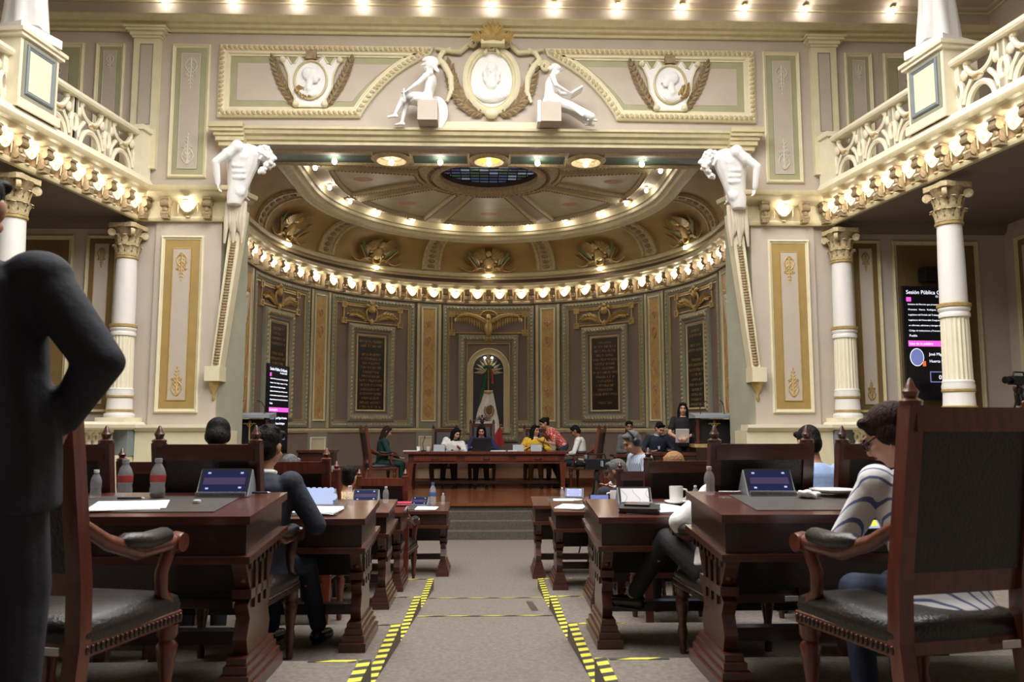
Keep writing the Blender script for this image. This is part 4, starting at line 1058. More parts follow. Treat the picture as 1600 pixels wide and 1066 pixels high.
def person(label, loc, yaw, J, skin='tan', hair='black', style='short', top='navy', bottom='black', kind='shirt', sleeve='long', shoe='black', sc=1.0, vox=.013, wide=1.0, girth=1.0, hands=True, curl=.5, shirt=None, glasses=False, name='person', legs=True, group=None):
    o = thing(name, label, 'person', loc, yaw, group); o.scale = (sc*wide, sc*(1+(wide-1)*.6), sc)
    b = fuse(body(J, 1.0, hands, curl, max(.0105, vox*.85)), 'body', 'skin_'+skin, o, vox, 3)
    H, Hm, P, N, us, rt, cf = (J[k] for k in ('H', 'Hm', 'P', 'N', 'us', 'rt', 'cf'))
    hp = lambda x, y, z: H+Hm @ Vector((x, y, z))
    for sg in (-1, 1):
        e = MB(); e.ball(hp(sg*.029, .083, .008), (.012, .008, .007), 8, 6, Hm); e.build('eye', 'eye_dark', o, 60)
        e = MB(); e.tube([hp(sg*.012, .093, .026), hp(sg*.03, .092, .032), hp(sg*.046, .082, .026)], .0045, 5); e.build('eyebrow', 'hair_'+hair, o, 60)
    MB().ball(hp(0, .090, -.056), (.021, .010, .006), 8, 5, Hm).build('mouth', 'lips', o, 60)
    hm = MB(); r = random.Random(hash(label) % 999 if False else len(label))
    hm.ball(hp(0, -.022, .040), (.079, .097, .090), 14, 10, Hm); hm.ball(hp(0, -.045, -.01), (.073, .075, .085), 12, 8, Hm)
    hm.cap(hp(-.05, .05, .088), hp(.05, .045, .09), .026, .026, 8)
    if style in ('long', 'bob'):
        dn = .30 if style == 'long' else .15
        for sg in (-1, 1):
            hm.cap(hp(sg*.07, .015, .02), hp(sg*.078, -.005, -.08), .028, .032, 8); hm.cap(hp(sg*.075, -.01, -.07), hp(sg*.085, -.005, -.07-dn*.6), .034, .026, 8)
        for q in (-.05, 0, .05): hm.cap(hp(q, -.08, 0), hp(q*1.2, -.075, -.08-dn*.75), .045, .032, 8)
    if style == 'bun': hm.ball(hp(0, -.11, .05), .05, 10, 8); hm.ball(hp(0, -.08, .0), (.06, .05, .07), 10, 8)
    if style == 'full': hm.ball(hp(0, -.03, .05), (.088, .104, .088), 12, 8, Hm); hm.ball(hp(0, -.06, -.03), (.08, .07, .08), 12, 8, Hm); [hm.ball(hp(sg*.066, -.02, .0), (.026, .05, .05), 8, 6, Hm) for sg in (-1, 1)]
    if style == 'spiky':
        for k in range(46):
            a = r.uniform(0, 2*pi); q = r.uniform(0, .95); v = Vector((.07*q*cos(a), -.02+.085*q*sin(a), .11-.045*q*q)); hm.cap(hp(*v), hp(v.x*1.25, v.y*1.2-.006, v.z+.032), .010, .004, 5)
    fuse(hm, 'hair', 'hair_'+hair, o, min(vox, .011), 1 if style == 'spiky' else 2)
    # upper clothing
    tm = MB(); f = {'jacket': 1.13, 'shirt': 1.04, 'loose': 1.12}[kind]; hem = {'jacket': -.42, 'shirt': -.14, 'loose': -.3}[kind]
    secs = [(hem, .172*f, .125*f), (-.05, .168*f, .122*f), (.12, .160*f, .115*f), (.34, .158*f, .114*f), (.62, .172*f, .12*f), (.84, .180*f, .112*f), (.94, .13*f, .09*f), (1.0, .074, .072)]
    if hem < -.2 and P.z < .8: secs = [(-.14, .185*f, .15*f)]+secs[1:]
    secs = [(t, a*(lerp(girth, 1, max(0, min(1, (t-.1)/.6)))), b_*(lerp(girth, 1, max(0, min(1, (t-.1)/.6))))) for t, a, b_ in secs]
    tm.loft(torso_rings(J, secs))
    for k, sg in (('l', -1), ('r', 1)):
        S, E, W = J['S'+k], J['E'+k], J['W'+k]
        tm.ball(S-us*.004, .068*f, 12, 8)
        if sleeve == 'long': tm.cap(S, E, .060*f, .050*f, 12); tm.cap(E, E+(W-E)*.97, .050*f, .037*f, 12)
        else: tm.cap(S, S+(E-S)*.62, .062*f, .060*f, 12)
    if kind == 'jacket': tm.cap(N-us*.02-cf*.035-rt*.04, N-us*.02-cf*.035+rt*.04, .035, .035, 8)
    fuse(tm, 'jacket' if kind == 'jacket' else 'shirt', 'cl_'+top, o, vox, 4)
    if shirt:
        sm = MB(); a = N-us*.02+cf*.06; c = P+us*.26+cf*.135
        sm.add([a-rt*.055, a+rt*.055, c+rt*.012, c-rt*.012]+[p+cf*.018 for p in (a-rt*.055, a+rt*.055, c+rt*.012, c-rt*.012)], [(0,3,2,1),(4,5,6,7),(0,1,5,4),(1,2,6,5),(2,3,7,6),(3,0,4,7)])
        sm.tube([N+us*.005+rt*.062*cos(t)+cf*.058*sin(t) for t in [2*pi*k/14 for k in range(15)]], .017, 6); sm.build('shirt_front', 'cl_'+shirt, o, 60)
    if legs:
        bm = MB(); bm.ball(P, (.165*girth, .125*girth, .12), 12, 8)
        for k in 'lr':
            B, K, A = J['B'+k], J['K'+k], J['A'+k]
            bm.cap(B, K, .092*girth, .068*girth, 12); bm.cap(K, K+(A-K)*.93, .066*girth, .052*girth, 12)
        fuse(bm, 'trousers', 'cl_'+bottom, o, vox, 3)
        for k in 'lr':
            A = J['A'+k]; toe = J.get('toe'+k, J.get('toe', Vector((0, 1, 0)))); s_ = MB()
            s_.cap(A-Vector((0, 0, .035))-toe*.03, A+toe*.14-Vector((0, 0, .052)), .046, .033, 10); s_.cap(A-Vector((0, 0, .06))-toe*.04, A+toe*.16-Vector((0, 0, .062)), .03, .028, 8)
            fuse(s_, 'shoe', {'black': 'black_gloss', 'white': 'white'}[shoe], o, .011, 2)
    if glasses:
        g = MB()
        for sg in (-1, 1):
            g.tube([hp(sg*.033+.024*cos(t), .098, .006+.02*sin(t)) for t in [2*pi*k/12 for k in range(13)]], .004, 5); g.tube([hp(sg*.057, .095, .012), hp(sg*.078, .0, .012)], .004, 5)
        g.build('glasses', 'glasses', o, 60)
    return o

# ------------------------------------------------------------------ reliefs of the front wall
ARC = [(-2.18, 6.93), (-2.12, 7.04), (-2.02, 7.20), (-1.90, 7.36), (-1.76, 7.52), (-1.58, 7.69), (-1.38, 7.84), (-1.16, 7.97), (-.92, 8.07), (-.66, 8.14)]
SPF = [(0, 0), (0, .06), (.04, .10), (.09, .10), (.12, .06), (.15, .06), (.17, .03), (.19, .03), (.19, 0)]
for sd in (-1, 1):
    side_nm = 'warrior' if sd < 0 else 'seated woman'
    t = thing('spandrel_frame', 'carved cream frame with one curved end around the portrait beside the %s' % side_nm, 'frame')
    loop = [(-4.58, 8.19), (-4.58, 6.91)]+ARC[:8]+[(-1.0, 8.06), (-.95, 8.19)]
    if sd > 0: loop = [(-a, b) for a, b in loop][::-1]
    frame(FA, loop, SPF, 'carved_frame', 'cream', t)
    beads(FA, inset(loop, .065), .085, .045, .085, 'frame_beads', 'ornament', t)
    ob = [(-4.41, 8.02), (-4.41, 7.08), (-2.26, 7.08), (-2.17, 7.22), (-2.02, 7.42), (-1.88, 7.58), (-1.70, 7.74), (-1.50, 7.88), (-1.24, 8.02)]
    if sd > 0: ob = [(-a, b) for a, b in ob][::-1]
    plate(FA, ob, 0, .012, 'olive_band', 'olive', t)
    lp = [(-4.27, 7.88), (-4.27, 7.22), (-2.32, 7.22), (-2.22, 7.36), (-2.08, 7.52), (-1.92, 7.68), (-1.68, 7.88)]
    if sd > 0: lp = [(-a, b) for a, b in lp][::-1]
    plate(FA, lp, .012, .018, 'panel_field', 'taupe', t)
    # portrait cartouche
    c = sd*3.02 if sd < 0 else 3.10; z = 7.56
    q = thing('portrait_cartouche', 'white cartouche with an oval profile portrait and gilt branches beside the %s' % side_nm, 'relief')
    def ell(a, b, n=28, cx=c, cz=z): return [(cx+a*cos(2*pi*k/n), cz+b*sin(2*pi*k/n)) for k in range(n)]
    sh = [(-.50, .36), (-.40, .40), (-.33, .28), (-.28, .30), (-.2, .44), (-.12, .34), (.12, .34), (.2, .44), (.28, .30), (.33, .28), (.40, .40), (.50, .36), (.44, .26), (.38, .1), (.36, -.12), (.26, -.32), (.28, -.42), (.2, -.46), (-.2, -.46), (-.28, -.42), (-.26, -.32), (-.36, -.12), (-.38, .1), (-.44, .26)]
    plate(FA, [(c+a, z+b) for a, b in sh][::-1], .018, .07, 'scroll_shield', 'plaster', q)
    mb = MB(FA); mb.tube([(c+a, .07, z+b) for a, b in sh]+[(c+sh[0][0], .07, z+sh[0][1])], .018, 6)
    for s2 in (-1, 1):
        mb.ball((c+s2*.48, .08, z+.36), .055, 8, 6); mb.ball((c+s2*.24, .08, z-.42), .06, 8, 6)
    mb.build('shield_edge', 'cream', q, 60)
    frame(FA, ell(.29, .35), [(0, .07), (0, .11), (.02, .12), (.04, .09), (.04, .07)], 'oval_rim', 'cream_gold', q)
    plate(FA, ell(.265, .325), .07, .08, 'oval_ground', 'plaster', q)
    mb = MB(FA); s2 = 1 if sd < 0 else -1
    mb.ball((c+.02*s2, .10, z+.08), (.10, .06, .13), 10, 8); mb.ball((c+.07*s2, .11, z+.02), (.075, .05, .08), 8, 6); mb.cap((c+.13*s2, .12, z+.05), (c+.155*s2, .12, z+.02), .018, .022, 6)
    mb.cap((c-.01*s2, .10, z-.03), (c-.03*s2, .09, z-.16), .06, .075, 8); mb.ball((c-.05*s2, .08, z-.22), (.19, .05, .10), 10, 6); mb.ball((c-.05*s2, .10, z+.11), (.11, .06, .12), 8, 6); mb.ball((c+.1*s2, .12, z-.04), (.04, .03, .03), 6, 5)
    fuse(mb, 'profile_portrait', 'plaster', q, .016, 3)
    mb = MB(FA)
    for s3 in (-1, 1): spray(mb, [(c+s3*(.22+.30*sin(k/7*1.2)+.16*k/7), z-.46+.86*(k/7)**1.2) for k in range(8)], 11, .13, .035, .03, .04, .6)
    mb.build('laurel_branch', 'ornament_dark', q, 50)
    MB(FA).box(c-.085, c+.085, .03, .14, z+.36, z+.50).build('crest', 'ornament_dark', q); 
    mb = MB(FA); spray(mb, [(c-.26*s2, z-.12), (c-.16*s2, z-.2), (c-.06*s2, z-.26)] if sd < 0 else [(c+.12, z-.26), (c+.2, z-.18), (c+.27, z-.06)], 5, .11, .04, .10, .03); mb.build('bay_sprig', 'bronze_gold', q, 50)
    # curved cream band of the tympanum with its volute
    a = thing('tympanum_band', 'curved cream band with a volute rising behind the %s' % side_nm, 'moulding')
    mb = MB(FA); pts = [(-.66, 8.16), (-.80, 8.10), (-.86, 7.98), (-.76, 7.86), (-.66, 7.66), (-.64, 7.42), (-.72, 7.22)]
    mb.tube([(-sd*x, .05, z_) for x, z_ in pts], [.04, .05, .055, .06, .06, .05, .03], 8)
    mb.tube([(-sd*(-.95+.09*(1-k/26)*cos(k*.55)), .07, 7.86+.1*(1-k/26)*sin(k*.55)) for k in range(22)], [.03]*22, 6)
    mb.build('volute_stem', 'cream', a, 60)
    pts = [(-.92, 8.16), (-.66, 8.11), (-.50, 8.10), (-.40, 8.2), (-.30, 8.30), (-.2, 8.33)]
    MB(FA).tube([(-sd*x, .06, z_) for x, z_ in pts], [.03, .045, .05, .05, .045, .035], 8).build('crest_scroll', 'cream_gold', a, 60)
    MB(FA).tube([(-sd*(-.28+.1*(1-k/24)*cos(k*.6)), .08, 8.26+.1*(1-k/24)*sin(k*.6)) for k in range(20)], .028, 6).build('crest_volute', 'cream_gold', a, 60)
md = thing('portrait_medallion', 'large white oval portrait medallion under the gilt crest over the stage', 'relief')
mx, mz = .04, 7.62
def ell(a, b, n=36, cx=mx, cz=mz): return [(cx+a*cos(2*pi*k/n), cz+b*sin(2*pi*k/n)) for k in range(n)]
frame(FA, ell(.50, .62), [(0, 0), (0, .06), (.04, .09), (.08, .1), (.11, .06), (.13, .08), (.15, .03), (.15, 0)], 'oval_frame', 'cream', md)
plate(FA, ell(.37, .49), 0, .03, 'oval_ground', 'plaster', md)
mb = MB(FA)
mb.ball((mx, .08, mz+.16), (.105, .07, .15), 12, 9); mb.ball((mx, .1, mz+.06), (.085, .06, .09), 10, 8); mb.cap((mx-.01, .155, mz+.15), (mx-.015, .17, mz+.10), .013, .02, 6)
mb.cap((mx, .07, mz+.02), (mx, .06, mz-.12), .085, .11, 10); mb.ball((mx, .05, mz-.25), (.29, .07, .16), 12, 8); mb.ball((mx-.1, .07, mz-.30), (.13, .06, .1), 8, 6); mb.ball((mx+.12, .07, mz-.28), (.12, .06, .1), 8, 6)
for s2 in (-1, 1):
    mb.ball((mx+s2*.115, .06, mz+.10), (.05, .05, .07), 8, 6); mb.ball((mx+s2*.10, .06, mz+.0), (.05, .05, .07), 8, 6); mb.ball((mx+s2*.04, .148, mz+.17), (.026, .012, .012), 6, 4)
mb.ball((mx, .145, mz+.055), (.04, .012, .012), 6, 4)
fuse(mb, 'bust_portrait', 'plaster', md, .014, 2)
mb = MB(FA)
for s2 in (-1, 1): mb.tube([(mx+s2*(.02+.12*t), .1, mz+.5+.06*sin(t*5)) for t in [k/6 for k in range(7)]], .03, 6)
mb.ball((mx, .1, mz+.6), (.16, .06, .04), 8, 6); mb.build('frame_clasp', 'cream', md, 60); MB(FA).ball((mx, .1, mz-.62), (.12, .07, .09), 8, 6).build('frame_clasp', 'cream', md, 60)
for s2 in (-1, 1):
    mb = MB(FA); spray(mb, [(mx+s2*(.12+.62*sin(k/8*1.35)-.16*(k/8)**3*0), mz-.60+.84*(k/8)**1.8) for k in range(9)], 12, .17, .05, .04, .05, .65); mb.build('palm_branch', 'ornament_dark', md, 50)
cr = thing('gilt_crest', 'gilt acanthus crest breaking into the top cornice', 'ornament')
mb = MB(FA)
for k in range(9):
    a = pi/2+(k-4)*.30; blade(mb, .06, 8.22, a, .36-.02*abs(k-4), .07, .28, .06)
for s2 in (-1, 1):
    for k in range(4): blade(mb, .06+s2*.2, 8.2, pi/2-s2*(.4+.25*k), .2, .05, .28, .05)
mb.build('acanthus_fan', 'gold', cr, 50); MB(FA).box(-.14, .26, 0, .28, 8.16, 8.26).build('crest_block', 'cream_gold', cr)

# seated relief figures
def statue(name, label, loc, yaw, J, bulk, vox=.016, sc=1.0):
    o = thing(name, label, 'statue', loc, yaw); o.scale = (sc,)*3
    return o, body(J, bulk, True, .8, .014)
J = joints(h0=.50, lean=-6, hp=4, hy=0, hl=(-.22, .42, .52), hr=(.26, .02, .30), fl=(-.06, .62, .16), fr=(.08, .50, .06), pl=(-.5, -.2, -.6), pr=(.6, -.7, .2), sw=.2)
o, mb = statue('warrior_statue', 'white relief statue of a seated helmeted warrior with an oval shield', (-1.02, FY-.34, 6.72), R(90), J, 1.34, sc=.86)
fuse(mb, 'body', 'plaster', o, .014, 3)
H, Hm = J['H'], J['Hm']; hp = lambda x, y, z: H+Hm @ Vector((x, y, z))
hm = MB(); hm.ball(hp(0, -.015, .045), (.088, .115, .10), 12, 8, Hm); hm.tube([hp(0, .15*cos(a), .10+.10*sin(a)-.02) for a in [R(25)+R(200)*k/9 for k in range(10)]], [.02, .03, .036, .04, .04, .04, .038, .035, .03, .02], 8); hm.cap(hp(0, .09, .06), hp(0, .15, .04), .03, .02, 8); hm.cap(hp(0, -.1, -.02), hp(0, -.16, -.1), .05, .035, 8)
fuse(hm, 'helmet', 'plaster', o, .014, 2)
s_ = MB(); s_.prism([(.27*cos(a)*(1 if sin(a) > 0 else .92), .40*sin(a)) for a in [2*pi*k/24 for k in range(24)]], -.03, .03, 'x'); s_.xf(Matrix.Translation((.27, -.10, .26)) @ Matrix.Rotation(R(12), 4, 'X')); s_.build('shield', 'plaster', o, 40)
MB().tube([(-.24, .43, .40), (-.24, .44, .60)], .016, 6).build('sword_hilt', 'plaster', o, 60)
k_ = MB(); k_.ball((0, .12, .46), (.2, .24, .10), 10, 8); k_.ball((0, .0, .40), (.2, .16, .14), 10, 8); fuse(k_, 'drapery', 'plaster', o, .016, 2)
MB().box(-.2, .2, -.2, .18, 0.01, .40).build('seat_block', 'taupe', o)
J = joints(h0=.50, lean=4, hp=28, hy=0, hl=(-.16, .46, .72), hr=(.2, .30, .62), fl=(-.06, .74, .08), fr=(.08, .80, .12), pl=(-.6, -.3, -.4), pr=(.6, -.5, -.3), sw=.16)
o, mb = statue('reading_statue', 'white relief statue of a seated draped woman holding an open book', (1.02, FY-.34, 6.72), R(-90), J, 1.12, sc=.84)
fuse(mb, 'body', 'plaster', o, .014, 3)
H, Hm = J['H'], J['Hm']; hp = lambda x, y, z: H+Hm @ Vector((x, y, z))
hm = MB(); hm.ball(hp(0, -.025, .045), (.088, .108, .09), 12, 8, Hm); hm.ball(hp(0, -.12, -.01), .05, 8, 6)
for k in range(10): hm.ball(hp(.085*cos(k*.63), -.01+.1*sin(k*.63), .07), .028, 6, 5)
fuse(hm, 'hair', 'plaster', o, .014, 1)
d_ = MB(); d_.loft(torso_rings(J, [(-.15, .2, .17), (.1, .18, .14), (.4, .17, .13), (.72, .18, .135), (.8, .15, .1)]))
for k in 'lr': d_.cap(J['B'+k], J['K'+k], .12, .10, 10); d_.cap(J['K'+k], J['A'+k]+Vector((0, .02, .02)), .10, .085, 10)
for k in range(6): d_.cap((-.14+.056*k, .1, .56), (-.10+.05*k, .62, .14), .03, .026, 6)
fuse(d_, 'robe', 'plaster', o, .016, 1)
for nm, rx in (('book', .5),):
    b_ = MB(); b_.cbox((.0, .52, .68), (.34, .26, .035), Matrix.Rotation(R(32), 3, 'X')); b_.build('open_book', 'plaster', o)
MB().box(-.2, .2, -.2, .2, .01, .40).build('seat_block', 'taupe', o)
for k in range(3):
    bk = MB().box(.80+.09*k, .86+.09*k+(.10 if k == 2 else 0), FY-.46, FY-.12, 6.735, 7.10+.02*k).build('stone_book', 'plaster'); tag(bk, ['thin white book standing at the end of the row beside the draped statue', 'white book standing between two others beside the draped statue', 'broad white book standing close to the draped statue'][k], 'book', 'books beside the reading statue')
# atlantes bowed under the lintel
for sd in (-1, 1):
    nm = 'suited man side' if sd < 0 else 'video screen side'
    o = thing('atlas_statue', 'white bearded atlas bending under the lintel, hand on the entablature, %s' % nm, 'statue', (sd*4.12, FY-.26, 5.34), R(90) if sd > 0 else R(-90))
    # local: +y points into the opening, +x is away from / to the hall
    mb = MB(); hs = -sd                     # which local x side faces the hall
    V = Vector
    mb.loft([[V((.17*a*cos(t), c+.185*a*sin(t), z)) for t in [2*pi*k/14 for k in range(14)]] for c, z, a in ((-.05, 0, .62), (-.03, .14, .78), (.0, .30, .92), (.03, .48, 1.12), (.06, .66, 1.38), (.08, .82, 1.55), (.1, .93, 1.3), (.14, 1.0, .7))])
    for hx in (-1, 1):
        S = V((hx*.24, .04, .90)); mb.ball(S, .115, 10, 8); E = V((hx*.32, -.27, .62)) if hx == hs else V((hx*.30, .0, .55)); W = V((hx*.24, -.25, .30)) if hx == hs else V((hx*.26, .05, .28))
        mb.cap(S, E, .095, .068, 10); mb.cap(E, W, .07, .046, 10); mb.ball(S+(E-S)*.45, .095, 8, 6); hand(mb, E, W, 1, V((0, 1, 0)), .015, .9)
        mb.ball((hx*.17, .10, .76), (.09, .15, .10), 8, 6)
    for hx in (-1, 1):
        for k in range(3): mb.ball((hx*(.15+.02*k), .05, .42+.09*k), (.05, .12, .05), 8, 6)
    for hx in (-1, 1): mb.ball((hx*.07, .03, .22), (.08, .12, .12), 8, 6)
    hc = V((0, .40, .84)); mb.cap((0, .14, .92), hc, .12, .105, 10); mb.ball(hc+V((0, .02, .02)), (.115, .14, .13), 12, 9); mb.ball(hc+V((0, .10, -.05)), (.085, .09, .09), 10, 8); mb.cap(hc+V((0, .17, .0)), hc+V((0, .20, -.05)), .022, .03, 8)
    for hx in (-1, 1): mb.ball(hc+V((hx*.06, .12, .02)), (.04, .05, .02), 6, 5)
    fuse(mb, 'body', 'plaster', o, .014, 6)
    r = random.Random(3); hb = MB()
    for k in range(60):
        d = V((r.uniform(-1, 1), r.uniform(-1, .55), r.uniform(-.1, 1))).normalized(); hb.ball(hc+V((d.x*.12, .01+d.y*.145, .02+d.z*.135)), .03, 6, 5)
    for k in range(46):
        t = r.random(); hb.ball(hc+V((r.uniform(-.09, .09)*(1-.5*t), .13-.16*t+r.uniform(-.05, .05), -.11-.20*t)), .034, 6, 5)
    for k in range(16): hb.ball(hc+V((r.choice((-1, 1))*.10, r.uniform(-.06, .12), r.uniform(-.14, 0))), .03, 6, 5)
    fuse(hb, 'hair_and_beard', 'plaster', o, .011, 1)
    # tapering draped pillar carrying the torso
    hermo = thing('herm_pillar', 'tapering cream pillar with carved drapery hanging below the atlas, %s' % nm, 'pillar')
    def hp2(z): return lerp(4.44, 4.12, (z-2.45)/3.0)
    mb = MB(); rings = []
    for k in range(11):
        z = lerp(2.5, 5.3, k/10); x = sd*hp2(z); w0 = lerp(.07, .105, k/10)
        rings.append([(x-w0, FY-.14, z), (x+w0, FY-.14, z), (x+w0, FY+.12, z), (x-w0, FY+.12, z)])
    mb.loft(rings); mb.build('pillar_shaft', 'cream', hermo)
    mb = MB()
    for k in range(44):
        z = lerp(2.75, 4.75, k/43); mb.ball((sd*hp2(z), FY-.15, z), (.05, .03, .03), 6, 4)
    mb.build('carved_drop', 'ornament_dark', hermo, 60)
    mb = MB()
    for k in range(7): x = sd*(hp2(5.0)+(-.14+.047*k)); mb.tube([(x*.998, FY-.17, 5.42), (x+sd*.02*sin(k), FY-.19, 5.1), (x+sd*.03*cos(k*2), FY-.17, 4.72+.1*(k % 3))], [.035, .05, .02], 7)
    mb.build('carved_drapery', 'drape', hermo, 60)
    MB().cbox((sd*4.45, FY-.03, 2.58), (.24, .34, .24)).build('foot_block', 'cream', hermo); 
    mb = MB(); mb.lathe([(0, -.32), (.02, -.30), (.035, -.24), (.02, -.2), (.06, -.14), (.09, -.06), (.1, 0), (0, 0)], (sd*4.45, FY-.06, 2.46), 10); mb.build('gilt_pendant', 'gold', hermo, 60)
# statues on the gallery pedestals
for sd in (-1, 1):
    y = 10.72; x = sd*(gal_x(y)+.09)
    o = thing('gallery_statue', 'white draped statue on the %s' % ('gallery pedestal over the suited standing man' if sd < 0 else 'gallery pedestal above the video screen'), 'statue', (x, y, 6.86), R(20*sd)+pi)
    MB().box(-.32, .32, -.32, .32, 0, .12).build('statue_plinth', 'plaster', o)
    J = joints(h0=1.05, stand=True, lean=0, hl=(-.2, .3, 1.35), hr=(.3, .1, .95), hp=5); 
    for k in 'lr': J['A'+k] = J['A'+k]+Vector((0, 0, .12)); 
    fuse(body(J, 1.08, True, .7, .015), 'body', 'plaster', o, .02, 2)
    mb = MB(); n = 28; rings = []
    for k in range(12):
        t = k/11; z = lerp(.16, 1.35, t); a = lerp(.30, .2, t)
        rings.append([(a*(1+.10*sin(7*q+t*2))*cos(q), .82*a*(1+.10*sin(7*q+t*2))*sin(q), z) for q in [2*pi*j/n for j in range(n)]])
    mb.loft(rings); mb.build('robe', 'plaster', o, 60)
# ------------------------------------------------------------------ desks
def desk_proto(W=2.2, h0=.75, h1=.80, D=.63):
    t = thing('legislator_desk', 'desk', 'desk')
    def zt(y): return lerp(h0, h1, y/D)
    # sloping top with moulded edge and a leather inlay
    MB().prism([(0, zt(0)-.035), (0, zt(0)), (D, zt(D)), (D, zt(D)-.035)], -.02, W+.02, 'x').build('desk_top', 'wood', t)
    MB().prism([(.09, zt(.09)+.001), (.09, zt(.09)+.004), (.50, zt(.5)+.004), (.50, zt(.5)+.001)], .16, W-.16, 'x').build('leather_inlay', 'leather_inlay', t)
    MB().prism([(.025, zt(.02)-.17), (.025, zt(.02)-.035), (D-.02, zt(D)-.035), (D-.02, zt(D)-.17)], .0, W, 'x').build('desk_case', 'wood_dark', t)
    MB().prism([(-.005, zt(0)-.195), (-.005, zt(0)-.165), (D+.01, zt(D)-.165), (D+.01, zt(D)-.195)], -.025, W+.025, 'x').build('case_moulding', 'wood', t)
    for x in (.0, W-.09):
        g = MB(); y0, y1 = .10, .53; zb = zt(.1)-.19
        # pierced end panel: three slats over a waisted foot
        sil = [(.17, .30), (.13, .36), (.19, .40), (.15, .44), (.10, zb-.06), (.06, zb), (.57, zb+.02), (.53, zb-.05), (.48, .44), (.44, .40), (.50, .36), (.46, .30), (.50, .22), (.46, .12), (.17, .12), (.13, .22)]
        g.prism([(a, b) for a, b in sil], x+.015, x+.075, 'x'); e = g.build('end_panel', 'wood', t)
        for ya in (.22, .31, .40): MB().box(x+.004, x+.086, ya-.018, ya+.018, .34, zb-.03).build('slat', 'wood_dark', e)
        k = MB(); 
        for y_ in (.14, .49): k.ball((x+.045, y_, .47), .022, 8, 6)
        k.build('turned_knob', 'wood_dark', e, 60)
        MB().box(x+.004, x+.086, .14, .49, .385, .425).build('carved_band', 'wood', e)
        f = MB()
        for d, za, zb_ in ((.0, 0, .05), (.02, .05, .085), (.04, .085, .12), (.055, .12, .15)): f.box(x-.03+d*.6, x+.12-d*.6, .04+d, .59-d, za, zb_)
        f.build('foot', 'wood', t)
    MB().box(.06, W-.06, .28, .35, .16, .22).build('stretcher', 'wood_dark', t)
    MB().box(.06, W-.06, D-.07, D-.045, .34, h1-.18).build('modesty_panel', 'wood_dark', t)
    dn = MB()
    for k in range(int(W/.06)): dn.box(.05+.06*k, .08+.06*k, D+.0, D+.012, h1-.235, h1-.197)
    for k in range(8): dn.box(-.012, .0, .07+.065*k, .10+.065*k, zt(.1+.06*k)-.235, zt(.1+.06*k)-.197); dn.box(W, W+.012, .07+.065*k, .10+.065*k, zt(.1+.06*k)-.235, zt(.1+.06*k)-.197)
    dn.build('dentils', 'wood_dark', t)['kind'] = 'stuff'
    return t
DESKS = {}
D0 = desk_proto()
DLOC = [('l0', -1.01, 3.50, .60, 'carved desk with two soda bottles and loose papers beside the standing man'),
        ('l1', -.72, 4.77, .45, 'carved desk with the pale patterned tablet beside the navy suited man'),
        ('l2', -.80, 6.57, .30, 'carved desk behind the one with the patterned tablet'),
        ('l3', -.84, 8.03, .15, 'carved desk with a pink folder in front of the leopard print woman'),
        ('l4', -.48, 9.67, .0, 'carved desk in the first row with a tall blue capped bottle'),
        ('r0', 1.01, 3.50, .60, 'carved desk of the woman in the striped shirt'),
        ('r1', .66, 4.80, .45, 'carved desk with a black notebook and a cup on a saucer'),
        ('r2', .84, 6.57, .30, 'carved desk holding a cup and a phone propped on its side'),
        ('r3', .66, 8.07, .15, 'carved desk with spread papers beside the tripod leg'),
        ('r4', .54, 9.50, .0, 'carved desk in the first row with a stack of papers and a bowl')]
for i, (k, x, y, z, lab) in enumerate(DLOC):
    o = D0 if i == 0 else dup(D0)
    o.location = (x-2.2 if k[0] == 'l' else x, y, z); o['label'] = lab; o['group'] = 'carved wooden desks on the tiers'; DESKS[k] = o
DESKS['r4'].scale = (1, 1, 1.10)
def desk_z(k, y):                                     # height of a desk top at world distance y
    o = DESKS[k]; return o.location.z+lerp(.75, .80, (y-o.location.y)/.63)*o.scale[2]

